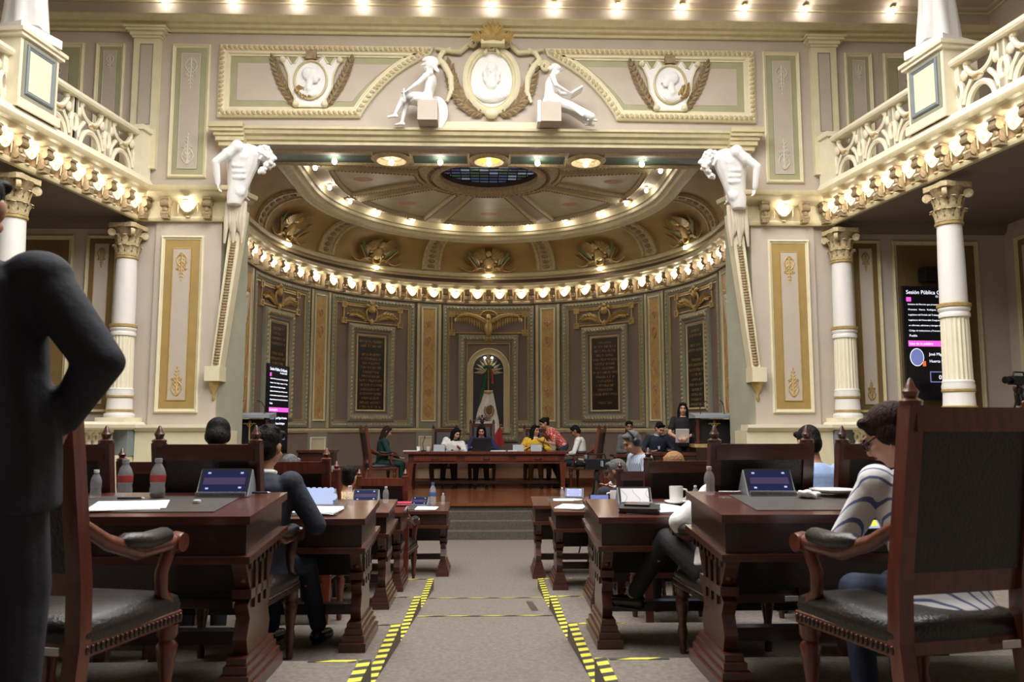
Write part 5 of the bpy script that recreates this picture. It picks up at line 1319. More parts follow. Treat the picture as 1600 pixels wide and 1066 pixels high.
# ------------------------------------------------------------------ high backed chairs
def chair_proto(name='armchair', H=1.19, woodm='wood', crest=False):
    t = thing(name, 'chair', 'chair')                 # origin under the seat centre, facing +y
    for s in (-1, 1):
        p = MB(); x = s*.245
        p.loft([[(x+a*.028, -.25+b*.028+o, z) for a, b in ((-1,-1),(1,-1),(1,1),(-1,1))] for z, o in ((0, -.05), (.42, 0), (.62, -.01), (H, -.10))])
        q = p.build('back_post', woodm, t)
        MB().lathe([(0, H), (.034, H), (.036, H+.015), (.018, H+.025), (.026, H+.045), (.016, H+.06), (.006, H+.085), (0, H+.09)], (x, -.35, 0), 10).build('finial', woodm, q, 50)
        MB().lathe([(0, 0), (.018, 0), (.022, .03), (.016, .06), (.03, .12), (.022, .16), (.034, .25), (.04, .29), (.028, .31), (.04, .33), (.04, .37), (0, .37)], (s*.25, .24, 0), 12).build('front_leg', woodm, t, 50)
        a = MB(); a.tube([(s*.25, -.27, .80), (s*.265, -.16, .73), (s*.275, 0, .675), (s*.28, .14, .68), (s*.28, .21, .685)], [.024, .028, .03, .03, .03], 8)
        a.tube([(s*.28, .19, .675), (s*.272, .15, .58), (s*.262, .17, .50), (s*.255, .24, .44), (s*.25, .25, .37)], [.026, .026, .024, .028, .03], 8)
        v = MB().lathe([(0, -.032), (.036, -.034), (.042, 0), (.036, .034), (0, .032)], (0, 0, 0), 12); v.xf(Matrix.Translation((s*.28, .225, .68)) @ Matrix.Rotation(pi/2, 4, 'Y')); a.add(v.v, v.f)
        arm = a.build('arm', woodm, t, 60)
        pd = MB(); pd.loft([[(s*.277+w_*cos(q_), y, z+h*sin(q_)) for q_ in [2*pi*j/10 for j in range(10)]] for y, z, w_, h in ((-.10, .722, .02, .014), (-.07, .722, .04, .03), (.04, .708, .043, .034), (.15, .716, .042, .03), (.175, .716, .02, .014))]); pd.build('arm_pad', 'leather', arm, 60)
    MB().box(-.245, .245, -.375, -.335, H-.085, H-.005).build('top_rail', woodm, t)
    MB().prism([(-.262, .57), (-.235, .57), (-.235-.01, .65), (-.272, .65)], -.245, .245, 'x').build('lower_rail', woodm, t)
    def back_y(z): return lerp(-.26, -.345, (z-.62)/(H-.62))
    b = MB(); b.loft([[(x, back_y(z)+d, z) for x, d in ((-.215, -.018), (.215, -.018), (.215, .012), (.17, .03), (-.17, .03), (-.215, .012))] for z in (.645, H-.08)]); b.build('back_panel', 'leather', t)
    MB().loft([[(x*sc, .0+y*sc, z) for x, y in ((-.27, -.25), (.27, -.25), (.29, .27), (-.29, .27))] for z, sc in ((.37, .98), (.375, 1.0), (.415, 1.0), (.42, .99))]).build('seat_rail', woodm, t)
    g = MB()
    for k in range(22): g.ball((-.27+.54*k/21, .278, .395), (.010, .008, .016), 6, 4); [g.ball((s*(.272+.018*k/21), -.24+.5*k/21, .395), (.008, .010, .016), 6, 4) for s in (-1, 1)]
    g.build('carved_gadroon', 'wood_dark', t, 60)
    MB().loft([[(.275*sc*a, .005+.255*sc*b, z) for a, b in ((-1,-1),(0,-1.02),(1,-1),(1.04,0),(1.05,1),(0,1.04),(-1.05,1),(-1.04,0))] for z, sc in ((.415, .98), (.44, 1.0), (.475, .97), (.495, .85), (.505, .5))]).build('seat', 'leather', t, 60)
    MB().box(.13, .20, -.284, -.279, .385, .41).build('inventory_tag', 'label_white', t)
    if crest:
        c = MB()
        for s in (-1, 1):
            for k in range(5): c.cap((s*.03, -.36, H+.05), (s*(.06+.03*k), -.36, H+.17-.028*k), .014, .008, 6)
        c.ball((0, -.36, H+.06), (.05, .03, .08), 8, 6); c.ball((0, -.36, H+.16), .026, 8, 6); c.build('eagle_crest', 'wood_dark', t, 60)
    return t
C0 = chair_proto('armchair', 1.19, 'wood')
CR = chair_proto('armchair', 1.19, 'wood_red')
CLOC = [ # x, y, floor, yaw, label, colour
 (1.53, 3.02, .60, 13, 'high backed armchair of the woman in the striped shirt', 1),
 (-1.52, 3.09, .60, -12, 'empty armchair with a shining leather seat beside the standing man', 1),
 (-1.36, 4.48, .45, -5, 'high backed chair of the spiky haired man, behind the desk with soda bottles', 0),
 (-2.13, 4.48, .45, 0, 'high backed chair behind the clear bottle, next to the standing man', 0),
 (-2.24, 6.04, .30, 0, 'high backed chair seen between the two soda bottles', 0),
 (-1.35, 6.04, .30, 0, 'reddish high backed chair with a grey haired person, behind the navy suited man', 1),
 (-1.50, 7.56, .15, -8, 'reddish high backed chair of the leopard print woman', 1),
 (-1.09, 9.12, .0, -4, 'reddish high backed chair with open legs in the first row', 1),
 (1.37, 4.53, .45, 4, 'high backed chair of the person in the white shirt', 0),
 (2.06, 4.53, .45, 0, 'empty high backed chair behind the plate and napkin', 0),
 (1.36, 6.08, .30, 0, 'high backed chair of the light brown haired person', 0),
 (1.40, 7.58, .15, 0, 'high backed chair of the grey haired man in spectacles', 0),
 (2.44, 6.00, .30, 90, 'sideways armchair of the man in the light blue shirt', 0)]
CH = []; f0 = {0: C0, 1: CR}; used = {0: False, 1: False}
for x, y, z, yaw, lab, c in CLOC:
    o = f0[c] if not used[c] else dup(f0[c]); used[c] = True
    o.location = (x, y, z); o.rotation_euler = (0, 0, R(yaw)); o['label'] = lab; o['group'] = 'high backed chairs on the tiers'; CH.append(o)

# ------------------------------------------------------------------ stage table and its chairs
ST = .5
tb = thing('presiding_table', 'long wooden presiding table with three drawers on the stage', 'table', (-.03, 16.1, ST))
MB().box(-1.60, 1.60, -.04, .84, .70, .745).build('table_top', 'wood_red', tb)
MB().box(-1.52, 1.52, .03, .78, .53, .70).build('apron', 'wood', tb)
MB().box(-1.56, 1.56, .0, .81, .515, .535).build('apron_moulding', 'wood_red', tb)
for x in (-1.0, 0, 1.0):
    d = MB().box(x-.42, x+.42, .012, .035, .565, .665).build('drawer', 'wood_red', tb); MB().tube([(x-.07, .005, .61), (x-.05, -.012, .605), (x+.05, -.012, .605), (x+.07, .005, .61)], .008, 6).build('handle', 'black', d, 60)
for x in (-1.49, 1.49):
    for y in (.07, .74): MB().loft([[(x+a*w_, y+b*w_, z) for a, b in ((-1,-1),(1,-1),(1,1),(-1,1))] for z, w_ in ((0, .05), (.06, .05), (.07, .036), (.44, .055), (.46, .065), (.53, .065))]).build('leg', 'wood_red', tb)
MB().box(-1.45, 1.45, .38, .44, .10, .16).build('stretcher', 'wood_dark', tb)
CE = chair_proto('presiding_chair', 1.30, 'wood', True)
CE.location = (-.13, 17.30, ST); CE.rotation_euler = (0, 0, pi); CE['label'] = 'central chair with a carved eagle crest in front of the flag niche'
for x, y, yaw, lab in ((-.92, 17.22, 180, 'dark leather chair of the woman in the white jacket'), (1.02, 17.28, 180, 'dark leather chair of the woman in the yellow shawl'), (-2.18, 16.75, -68, 'stage armchair of the woman in the green suit'), (1.98, 16.75, 68, 'stage armchair of the man in the white shirt')):
    o = dup(C0 if yaw == 180 else CR); o.location = (x, y, ST); o.rotation_euler = (0, 0, R(yaw)); o['label'] = lab; o['group'] = 'chairs on the stage'
# side benches and lecterns
for sd in (-1, 1):
    nm = 'beside the slim standing screen' if sd < 0 else 'beside the standing woman in black'
    x = -4.21 if sd < 0 else 4.06; y = 14.78
    t = thing('lectern', 'dark lectern with a gilt cross and pale top, %s' % nm, 'lectern', (x, y, ST))
    MB().box(-.39, .39, -.22, .2, .86, .92).build('base_slab', 'gold', t)
    MB().box(-.38, .38, -.26, .2, 0, .86).build('pedestal', 'wood_dark', t)
    MB().box(-.36, .36, -.1, .16, .92, 1.36).build('body', 'black', t)
    for s in (-1, 1): MB().lathe([(0, .92), (.05, .92), (.05, .96), (.035, 1.0), (.045, 1.15), (.035, 1.3), (.05, 1.34), (.05, 1.38), (0, 1.38)], (s*.31, -.15, 0), 12).build('post', 'wood', t, 50)
    MB().prism([(-.24, 1.38), (-.24, 1.43), (.22, 1.48), (.22, 1.38)], -.38, .38, 'x').build('lectern_top', 'greyplastic', t)
    e = MB(); e.box(-.012, .012, -.118, -.105, 1.0, 1.34); e.box(-.11, .11, -.118, -.105, 1.27, 1.29); e.ball((0, -.115, 1.3), (.03, .012, .035), 8, 6); e.tube([(-.08, -.115, 1.30), (0, -.115, 1.21), (.08, -.115, 1.30)], .007, 5); e.build('gilt_emblem', 'gold', t, 60)
    for s in (-1, 1): MB().tube([(s*.22, .0, 1.44), (s*.22, .03, 1.56), (s*.18, -.03, 1.66), (s*.12, -.10, 1.69)], .008, 6).build('microphone', 'black', t, 60)
sb = thing('side_table', 'low dark table in front of the seated officials', 'table', (3.05, 15.4, ST))
MB().box(-.70, .75, -.02, .5, .66, .70).build('table_top', 'wood', sb); MB().box(-.64, .69, .02, .46, 0, .66).build('table_body', 'wood_dark', sb)
sb2 = thing('side_cabinet', 'low dark panelled cabinet in front of the standing woman', 'cabinet', (2.95, 14.55, ST))
MB().box(-.05, 1.15, -.02, .38, .72, .77).build('cabinet_top', 'wood', sb2); MB().box(0, 1.10, .0, .36, 0, .72).build('cabinet_body', 'wood_dark', sb2)
for k in range(2): MB().box(.06+.52*k, .52+.52*k, -.015, .0, .1, .64).build('door', 'wood', sb2)
sb3 = thing('side_cabinet', 'low dark cabinet under the slim standing screen', 'cabinet', (-3.75, 16.25, ST))
MB().box(0, .75, .0, .45, .72, .77).build('cabinet_top', 'wood', sb3); MB().box(.03, .72, .03, .42, 0, .72).build('cabinet_body', 'wood_dark', sb3); MB().box(.10, .65, .015, .03, .12, .64).build('door', 'wood', sb3)
# slim screen standing beside the lectern, and the big screen under the gallery
TXT2 = ['Iniciativa de Decreto que presenta el Diputado José Miguel', 'Octaviano   Huerta   Rodríguez,   integrante   del   Grupo', 'Legislativo del Partido del Trabajo de la Sexagésima', 'Legislatura del Honorable Congreso del Estado, por el que', 'se reforman, adicionan y derogan diversas disposiciones del', 'Código de Instituciones y Procesos Electorales del Estado de', 'Puebla']
def screen(t, W, H):                                   # built in local x (width), z (height), facing -y
    MB().box(-W/2-.015, W/2+.015, 0, .05, -.015, H+.015).build('casing', 'black', t)
    MB().box(-W/2, W/2, -.004, 0, 0, H).build('display', 'screen_black', t)
    u = W/1.0
    def T(s, x, z, sz, mt='screen_text', al='LEFT'): text(s, sz*u, mt, t, Matrix.Translation((x*u-W/2, -.008, H-z*u)) @ Matrix.Rotation(pi/2, 4, 'X'), 'lettering', al, .001)
    T('Sesión Pública Ordinaria', .04, .115, .085); T('15 de julio de 2025', .52, .165, .046)
    MB().box(-W/2+.04*u, -W/2+.12*u, -.006, -.004, H-.235*u, H-.165*u).build('page_mark', 'screen_pink', t)
    for i, ln in enumerate(TXT2): T(ln, .06, .29+.083*i, .036 if len(ln) > 8 else .05)
    MB().box(-W/2+.04*u, W/2, -.006, -.004, H-.94*u, H-.85*u).build('pink_bar', 'screen_pink', t); T('Uso de la palabra', .06, .915, .055)
    MB().prism([(-W/2+(.17+.115*cos(2*pi*k/20))*u, H-(1.11+.14*sin(2*pi*k/20))*u) for k in range(20)], -.006, -.004, 'y').build('photo_ring', 'screen_text', t)
    MB().prism([(-W/2+(.17+.105*cos(2*pi*k/20))*u, H-(1.11+.13*sin(2*pi*k/20))*u) for k in range(20)], -.008, -.006, 'y').build('photo_disc', 'screen_photo', t)
    MB().box(-W/2+.26*u, -W/2+.31*u, -.010, -.004, H-1.25*u, H-1.17*u).build('party_mark', 'screen_orange', t)
    T('José Miguel Octaviano', .37, 1.08, .062); T('Huerta Rodríguez', .37, 1.19, .062)
    for a in ((.37, .85, 1.33, 1.345), (.37, .85, 1.485, 1.50), (.37, .385, 1.33, 1.50), (.835, .85, 1.33, 1.50)): MB().box(-W/2+a[0]*u, -W/2+a[1]*u, -.006, -.004, H-a[3]*u, H-a[2]*u).build('clock_box', 'screen_photo', t)
    T('05:21', .61, 1.45, .09, 'screen_text', 'CENTER')
vs = thing('video_screen', 'upright video screen showing the session text behind the column', 'screen', (7.34, 13.16, 2.16), R(4))
screen(vs, 1.05, 1.86); MB().box(-.1, .1, .05, .34, .6, 1.2).build('wall_mount', 'black', vs)
sp = thing('wall_speaker', 'small black loudspeaker on the wall above the video screen', 'speaker', (7.42, 13.30, 4.14))
MB().box(-.17, .17, -.10, .14, 0, .24).build('cabinet', 'black', sp); MB().box(-.15, .15, -.11, -.10, .02, .22).build('grille', 'black_gloss', sp); MB().box(-.03, .03, .14, .2, .05, .19).build('bracket', 'black', sp)
ss = thing('standing_screen', 'slim upright screen seen at an angle beside the lectern', 'screen', (-4.03, 15.9, ST), R(81))
t_ = thing('tmp', 'x', 'x'); screen(ss, .95, 1.68)
for c in list(ss.children): c.location.z += .72
bpy.data.objects.remove(t_)
MB().box(-.06, .06, .05, .10, 0, 1.2).build('stand_post', 'black', ss); MB().box(-.35, .35, -.2, .3, 0, .04).build('stand_foot', 'black', ss)
# curtains at the apse cheeks
for sd in (-1, 1):
    t = thing('curtain', 'cream draped curtain at the apse cheek, %s' % ('suited man side' if sd < 0 else 'video screen side'), 'curtain')
    rings = []
    for k in range(15):
        z = lerp(.55, 4.15, k/14); rings.append([(sd*(4.74+.05*sin(j*1.9)+.02*sin(k)), 15.1+.055*j, z) for j in range(15)]+[(sd*(4.80+.05*sin(j*1.9)+.02*sin(k)), 15.1+.055*j, z) for j in range(14, -1, -1)])
    MB().loft(rings).build('hanging_cloth', 'drape', t, 60)
    mb = MB()
    for q in range(6): mb.tube([(sd*4.70, 15.05+.9*u, 4.30-(.12+.13*q)*sin(pi*u)-.02*q) for u in [k/10 for k in range(11)]], .05, 7)
    mb.build('swag', 'drape', t, 60)
    g = MB(); rings = [[(sd*(4.42+.03*sin(j*2)), 14.2+.05*j, z) for j in range(9)]+[(sd*(4.47+.03*sin(j*2)), 14.2+.05*j, z) for j in range(8, -1, -1)] for z in (.52, 3.4)]
    tag(g.loft(rings).build('dark_curtain', 'drape_green', None, 60), 'dark green curtain strip behind the jamb, %s' % ('suited man side' if sd < 0 else 'video screen side'), 'curtain')
# ------------------------------------------------------------------ people on the tiers
V = Vector
J = joints(h0=.95, stand=True, lean=-1, hr=(.19, .11, .98), pr=(1, -.45, 0), hl=(-.22, .12, 1.0), pl=(-1, -.4, 0), hp=6, hy=14, sw=.185, fl=(-.13, -.02, .08), fr=(.13, .06, .08))
person('man in a dark navy suit standing with one hand at his hip', (-1.50, 2.34, .75), R(-3), J, 'tan', 'black', 'short', 'suitdark', 'suitdark', 'jacket', vox=.010, sc=1.0, wide=1.25, girth=1.28)
J = joints(h0=.55, lean=14, hp=30, hy=38, hl=(-.06, .40, .80), hr=(.16, .36, .76), pl=(-.8, -.3, -.6), pr=(.8, -.3, -.6), fl=(-.12, .34, .08), fr=(.12, .42, .08), hunch=.03)
person('woman in a white shirt with blue stripes reading a phone', (1.645, 2.98, .60), R(10), J, 'fair', 'brown', 'full', 'stripe', 'denim', 'loose', shoe='white', vox=.009, sc=.94, glasses=True)
ph = thing('smartphone', 'lit smartphone held by the woman in the striped shirt', 'phone', (1.55, 3.38, 1.36), R(12)); ph.rotation_euler = (R(48), 0, R(14))
MB().box(-.037, .037, -.075, .075, 0, .008).build('case', 'black', ph); MB().box(-.033, .033, -.07, .07, .008, .009).build('display', 'screen_pale', ph); MB().box(-.02, .025, -.06, -.02, .009, .0095).build('photo', 'lamp_yellow', ph)
J = joints(h0=.56, lean=6, hp=12, hy=0, hl=(-.2, .34, .70), hr=(.22, .34, .72), pr=(.7, -.6, -.5), fl=(-.12, .44, .08), fr=(.16, .52, .08), hunch=.02)
person('spiky haired man in a navy suit sitting beside the patterned tablet', (-1.27, 4.60, .45), R(-14), J, 'tan', 'black', 'spiky', 'navy', 'navy', 'jacket', vox=.011, sc=.96, shirt='white')
J = joints(h0=.90, stand=True, lean=48, hp=35, hl=(-.2, .5, .75), hr=(.2, .5, .75))
person('dark haired person bending forward behind the spiky haired man', (-1.86, 5.52, .45-.15), R(10), J, 'tan', 'black', 'full', 'suitdark', 'black', 'jacket')
def sit(lean=8, hp=10, hy=0, z=.56, hz=.74, **k): return joints(h0=z, lean=lean, hp=hp, hy=hy, hl=k.pop('hl', (-.2, .36, hz)), hr=k.pop('hr', (.2, .36, hz)), pl=(-.7, -.5, -.6), pr=(.7, -.5, -.6), **k)
person('grey haired person in a dark suit low behind the reddish chair rail', (-1.50, 6.12, .30), 0, sit(18, 15), 'tan', 'grey', 'short', 'suitdark', 'denim', 'jacket', sc=.93)
person('greying person in a pale shirt in the first row near the tall blue capped bottle', (-1.72, 9.14, 0), 0, sit(8, 10), 'fair', 'grey', 'short', 'ltblue', 'black', 'shirt', sc=.97)
person('woman with tied dark hair in a leopard print blouse', (-1.33, 7.68, .15), R(-8), sit(14, 14, fl=(-.14, .40, .08), fr=(.1, .46, .08)), 'tan', 'black', 'bun', 'leopard', 'leopard', 'loose', sc=.92)
J = joints(h0=.54, lean=30, side=24, hp=40, hy=0, hl=(-.10, .38, .66), hr=(.10, .46, .72), pl=(-1, -.2, -.9), pr=(.6, -.4, -.6), fl=(-.40, .54, .30), fr=(.10, .30, .08), kl=(-.3, .8, .25), hunch=.05)
J['toel'] = V((-.9, .3, .1)).normalized()
person('person in a loose white shirt hunched over a phone with crossed legs', (1.26, 4.44, .45), R(2), J, 'tan', 'black', 'short', 'white', 'black', 'loose', vox=.011, sc=.95)
person('light brown haired person sunk low behind a high chair rail', (1.42, 6.14, .30), 0, sit(14, 12), 'fair', 'light', 'full', 'ltblue', 'black', 'shirt', sc=.93)
person('grey haired man in spectacles turning towards the aisle', (1.25, 7.60, .15), R(12), sit(8, 14, 42), 'brown', 'grey', 'short', 'suitdark', 'black', 'jacket', sc=.96, glasses=True, shirt='white')
person('man in a light blue shirt seen from behind with his head bowed', (2.44, 6.02, .30), R(4), sit(10, 22, 0, .57), 'tan', 'black', 'short', 'blue', 'denim', 'shirt', sc=1.08, vox=.011)
J = joints(h0=.95, stand=True, lean=10, hp=28, hl=(-.16, .36, 1.1), hr=(.16, .36, 1.1))
hm_ = person('grey haired man in a checked blue shirt and headphones looking down', (1.74, 9.06, 0), R(105), J, 'tan', 'grey', 'short', 'plaid', 'denim', 'shirt', sc=.99, vox=.011)
H, Hm = J['H'], J['Hm']; hp = lambda x, y, z: H+Hm @ Vector((x, y, z))
hd = thing('headphones', 'black headphones worn by the man in the checked shirt', 'headphones', hm_.location, R(105)); hd.scale = (.99,)*3
MB().tube([hp(.092*cos(a), -.01, .01+.14*sin(a)) for a in [pi*k/12 for k in range(13)]], .010, 6).build('head_band', 'black', hd, 60)
for s in (-1, 1): MB().ball(hp(s*.092, -.01, -.005), (.026, .044, .05), 10, 8, Hm).build('ear_cup', 'black', hd, 60)

# ------------------------------------------------------------------ people on the stage
person('woman in a dark green suit sitting sideways at the end of the table', (-2.14, 16.75, ST), R(-80), sit(4, 22, hz=.66, hl=(-.14, .34, .66), hr=(.14, .34, .66)), 'fair', 'brown', 'bob', 'green', 'green', 'jacket', sc=.94)
person('dark haired woman in a white jacket leaning over the table', (-.80, 17.05, ST), R(180), joints(h0=.56, lean=20, side=-14, hp=24, hy=30, hl=(-.26, .50, .82), hr=(.1, .50, .80)), 'fair', 'black', 'long', 'white', 'black', 'jacket', sc=.95, shirt='black')
person('dark haired woman in navy looking down at the laptop', (-.14, 17.10, ST), R(180), sit(14, 26, hz=.82), 'fair', 'black', 'long', 'royal', 'black', 'shirt', sc=.98)
person('curly haired woman in a yellow shawl at the table', (.96, 17.05, ST), R(180), sit(8, 2, 38, hz=.82), 'tan', 'black', 'long', 'yellow', 'olive', 'loose', sc=.95, shirt='white')
person('woman in a red and white patterned blouse bending to whisper', (1.55, 17.12, ST), R(108), joints(h0=.88, stand=True, lean=44, hp=25, hl=(-.1, .50, .98), hr=(.12, .46, 1.0), pr=(.6, -.2, -.6)), 'tan', 'black', 'bun', 'redwhite', 'denim', 'shirt', 'short', sc=.95)
person('man in a white shirt sitting sideways with his head bowed', (1.90, 16.72, ST), R(76), sit(6, 30, hz=.66, hl=(-.12, .34, .68), hr=(.12, .34, .68)), 'brown', 'black', 'short', 'white', 'denim', 'shirt', sc=.96)
bn = thing('bench', 'long dark bench under the three seated officials', 'bench', (2.45, 16.15, ST))
MB().box(0, 1.65, 0, .42, .40, .46).build('bench_seat', 'wood_dark', bn)
for x in (.06, 1.53): MB().box(x, x+.07, .04, .38, 0, .40).build('leg', 'wood_dark', bn)
person('man in a grey suit with a hand at his chin', (2.80, 16.34, ST), R(180), sit(4, 2, -8, hz=.8, ) if False else joints(h0=.57, lean=4, hp=4, hy=-6, hl=(-.05, .26, 1.02), hr=(.12, .30, .74), pl=(-.5, -.2, -.8)), 'brown', 'black', 'short', 'grey', 'black', 'jacket', sc=1.0, shirt='white')
person('bearded man in a dark suit and pale blue shirt looking down', (3.33, 16.34, ST), R(186), sit(16, 30, 14, hz=.74), 'fair', 'black', 'short', 'navy', 'black', 'jacket', sc=1.02, shirt='blue')
person('balding man in a dark suit seen in profile by the woman in black', (3.88, 16.34, ST), R(160), sit(4, 4, 0, hz=.74), 'brown', 'black', 'short', 'navy', 'black', 'jacket', sc=1.0, shirt='blue')
J = joints(h0=.95, stand=True, lean=0, hp=3, hy=-6, hl=(-.02, .28, 1.06), hr=(.12, .26, 1.04), pr=(.9, -.3, -.5), pl=(-.9, -.3, -.5))
person('young woman with long dark hair in black standing with papers', (3.60, 15.12, ST), R(176), J, 'fair', 'black', 'long', 'black', 'black', 'shirt', 'short', sc=.97, vox=.012)
pp = thing('held_papers', 'white sheets held by the standing woman in black', 'paper', (3.52, 14.82, 1.56)); pp.rotation_euler = (R(55), 0, R(170))
for k in range(3): MB().box(-.11+.01*k, .11+.01*k, -.15, .15, .003*k, .003*k+.002).build('sheet', 'paper', pp)
# video crew
def camera_tripod(loc, rz, label, h):
    t = thing('video_camera', label, 'camera', loc, rz)
    for k in range(3):
        a = 2*pi*k/3+.5; MB().tube([(0, 0, h-.06), (.40*cos(a), .40*sin(a), .01)], [.016, .010], 7).build('tripod_leg', 'black', t, 60)
    MB().lathe([(0, h-.12), (.04, h-.12), (.045, h-.04), (.03, h), (.05, h+.02), (0, h+.02)], seg=12).build('tripod_head', 'black', t, 40)
    MB().box(-.06, .06, -.16, .16, h+.02, h+.15).build('camera_body', 'black', t)
    l = MB().lathe([(0, 0), (.045, 0), (.045, .08), (.055, .1), (.055, .13), (0, .13)], seg=14); l.xf(Matrix.Translation((0, .16, h+.085)) @ Matrix.Rotation(-pi/2, 4, 'X')); l.build('lens', 'black_gloss', t, 40)
    MB().tube([(0, -.12, h+.15), (0, -.1, h+.21), (0, .1, h+.21), (0, .12, h+.15)], .012, 6).build('handle', 'black', t, 60)
    MB().box(-.15, -.06, -.05, -.035, h+.06, h+.13).build('viewfinder', 'greyplastic', t)
    MB().tube([(.03, -.1, h-.03), (.08, -.36, h-.1)], .009, 6).build('pan_bar', 'black', t, 60)
camera_tripod((1.40, 10.62, 0), R(95), 'black video camera on a tripod in front of the stage steps', 1.16)
camera_tripod((7.95, 12.05, .95), R(110), 'black video camera on a tripod behind the parapet', 1.38)
J = joints(h0=.95, stand=True, lean=4, hp=8, hl=(-.1, .36, 1.32), hr=(.1, .32, 1.28))
person('cameraman in grey standing behind the parapet', (8.34, 12.2, .95), R(105), J, 'brown', 'black', 'short', 'grey', 'black', 'shirt', sc=1.0)

# ------------------------------------------------------------------ things on the desks
def bottle(p, h, label, cap='label_white', drink=None, lab=None):
    t = thing('water_bottle' if not drink else 'soda_bottle', label, 'bottle', p); r = h*.155 if h > .2 else h*.19
    MB().lathe([(0, 0), (r*.85, 0), (r, h*.04), (r, h*.22), (r*.9, h*.3), (r, h*.38), (r, h*.6), (r*.8, h*.74), (r*.42, h*.86), (r*.4, h*.93), (0, h*.93)], seg=18).build('bottle_body', 'bottle_plastic', t, 60)
    MB().lathe([(0, h*.9), (r*.48, h*.9), (r*.48, h), (0, h)], seg=14).build('cap', cap, t, 40)
    if lab: MB().lathe([(r*1.01, h*.40), (r*1.02, h*.41), (r*1.02, h*.57), (r*1.01, h*.58)], seg=18).build('paper_label', lab, t, 60)
    if drink: MB().lathe([(0, .004), (r*.84, .004), (r*.93, h*.05), (r*.93, h*.12), (0, h*.12)], seg=16).build('drink', drink, t, 60)
    return t
mat('cola', srgb(60,20,14), .2, .05); mat('label_red', srgb(170,60,56), .5, .05); mat('pink_cover', srgb(190,60,90), .5, .05)
def on(k, px, Y, dz=.004):
    p = at(px, 700, Y); return V((p.x, Y, desk_z(k, Y)+dz))
bottle(on('l0', 153, 3.95), .13, 'small clear water bottle beside the standing man')
bottle(on('l0', 198, 3.96), .178, 'soda bottle with a red label nearer the standing man, nearly empty', 'greyplastic', None, 'label_red')
bottle(on('l0', 249, 3.96), .182, 'soda bottle with a little dark drink left at the bottom', 'greyplastic', 'cola', 'label_red')
bottle(on('l1', 548, 5.15), .125, 'small water bottle next to the patterned tablet')
bottle(on('l2', 604, 7.0), .135, 'small water bottle on the desk in front of the reddish first row chair')
bottle(on('l4', 677, 10.05), .27, 'tall blue capped water bottle on the first row desk', 'label_blue', None, 'label_blue')
bottle(on('l4', 693, 10.10), .135, 'small water bottle beside the tall blue capped one')
bottle(on('r0', 1107, 4.0), .135, 'water bottle at the corner of the desk of the striped shirt woman')
bottle(on('r1', 1085, 5.25), .11, 'small water bottle behind the cup and saucer')
bottle(on('r4', 878, 9.95), .13, 'small water bottle beside the stack of papers')
def tablet(k, px, Y, W, label, scr='screen_blue', rz=0, art=None, base=True, tilt=28):
    p = on(k, px, Y); t = thing('tablet', label, 'tablet', p, R(rz)); H = W*.62
    m = Matrix.Rotation(-R(tilt), 4, 'X')
    def part(mb, nm, mt, par=t): mb.xf(m); return mb.build(nm, mt, par)
    part(MB().box(-W/2, W/2, 0, .012, 0, H), 'case', 'black'); d = part(MB().box(-W/2+.012, W/2-.012, -.002, 0, .012, H-.012), 'display', scr)
    if art == 'cells':
        mb = MB(); r = random.Random(2)
        for i in range(5):
            for j in range(3):
                cx = -W/2+.04+(W-.06)*i/4+(.02 if j % 2 else 0); cz = .03+(H-.05)*j/2; mb.prism([(cx+.024*cos(q), cz+.024*sin(q)) for q in [2*pi*n/10 for n in range(10)]], -.004, -.002, 'y')
        mb.xf(m); mb.build('pattern_cells', 'screen_pale', d)
    elif art == 'swirl':
        mb = MB(); [mb.tube([(-W/2+.03+.08*i+.02*sin(q*4+i), -.002, .02+(H-.04)*q) for q in [n/8 for n in range(9)]], .0012, 4) for i in range(3)]; mb.xf(m); mb.build('marbling', 'greyplastic', d)
    else:
        for a, b in ((-.36, .8), (.30, .8), (-.36, .25), (.3, .28)): part(MB().box(a*W, a*W+.014, -.003, -.002, b*H, b*H+.008), 'screen_icon', 'screen_pale', d)
        part(MB().box(-W*.42, W*.42, -.003, -.002, H*.42, H*.66), 'screen_band', 'screen_photo' if scr == 'screen_photo' else 'stained_violet', d)
    if base:
        MB().prism([(0, 0), (.16, 0), (H*sin(R(tilt))+.012, H*cos(R(tilt))-.005)], W/2, W/2+.006, 'x').build('stand_side', 'greyplastic', t)
        MB().prism([(0, 0), (.16, 0), (H*sin(R(tilt))+.012, H*cos(R(tilt))-.005)], -W/2-.006, -W/2, 'x').build('stand_side', 'greyplastic', t)
        n = MB().box(-W/2, W/2, -.022, -.012, 0, .022).build('name_strip', 'greyplastic', t); text('H. CONGRESO DEL ESTADO DE PUEBLA', .0125, 'black', n, Matrix.Translation((0, -.0225, .006)) @ Matrix.Rotation(pi/2, 4, 'X'), 'lettering', 'CENTER', .0004)
    return t
tablet('l0', 349, 3.98, .235, 'dark screened tablet on the desk with the soda bottles')
tablet('l1', 495, 5.12, .205, 'tablet with a pale cell pattern on its screen', 'screen_blue', -3, 'cells')
tablet('l2', 572, 6.98, .205, 'dark tablet behind the small water bottle, ahead of the patterned tablet')
tablet('l4', 655, 9.98, .2, 'dark tablet beside the papers on the first row desk', rz=-18)
tablet('r0', 1204, 3.98, .225, 'dark tablet on the desk of the striped shirt woman')
tablet('r1', 992, 5.18, .20, 'tablet showing white marbling beside the black notebook', 'paper', 0, 'swirl')
tablet('r4', 896, 9.98, .21, 'tablet with a bluish photo beside the stacked papers', 'screen_photo', -12)
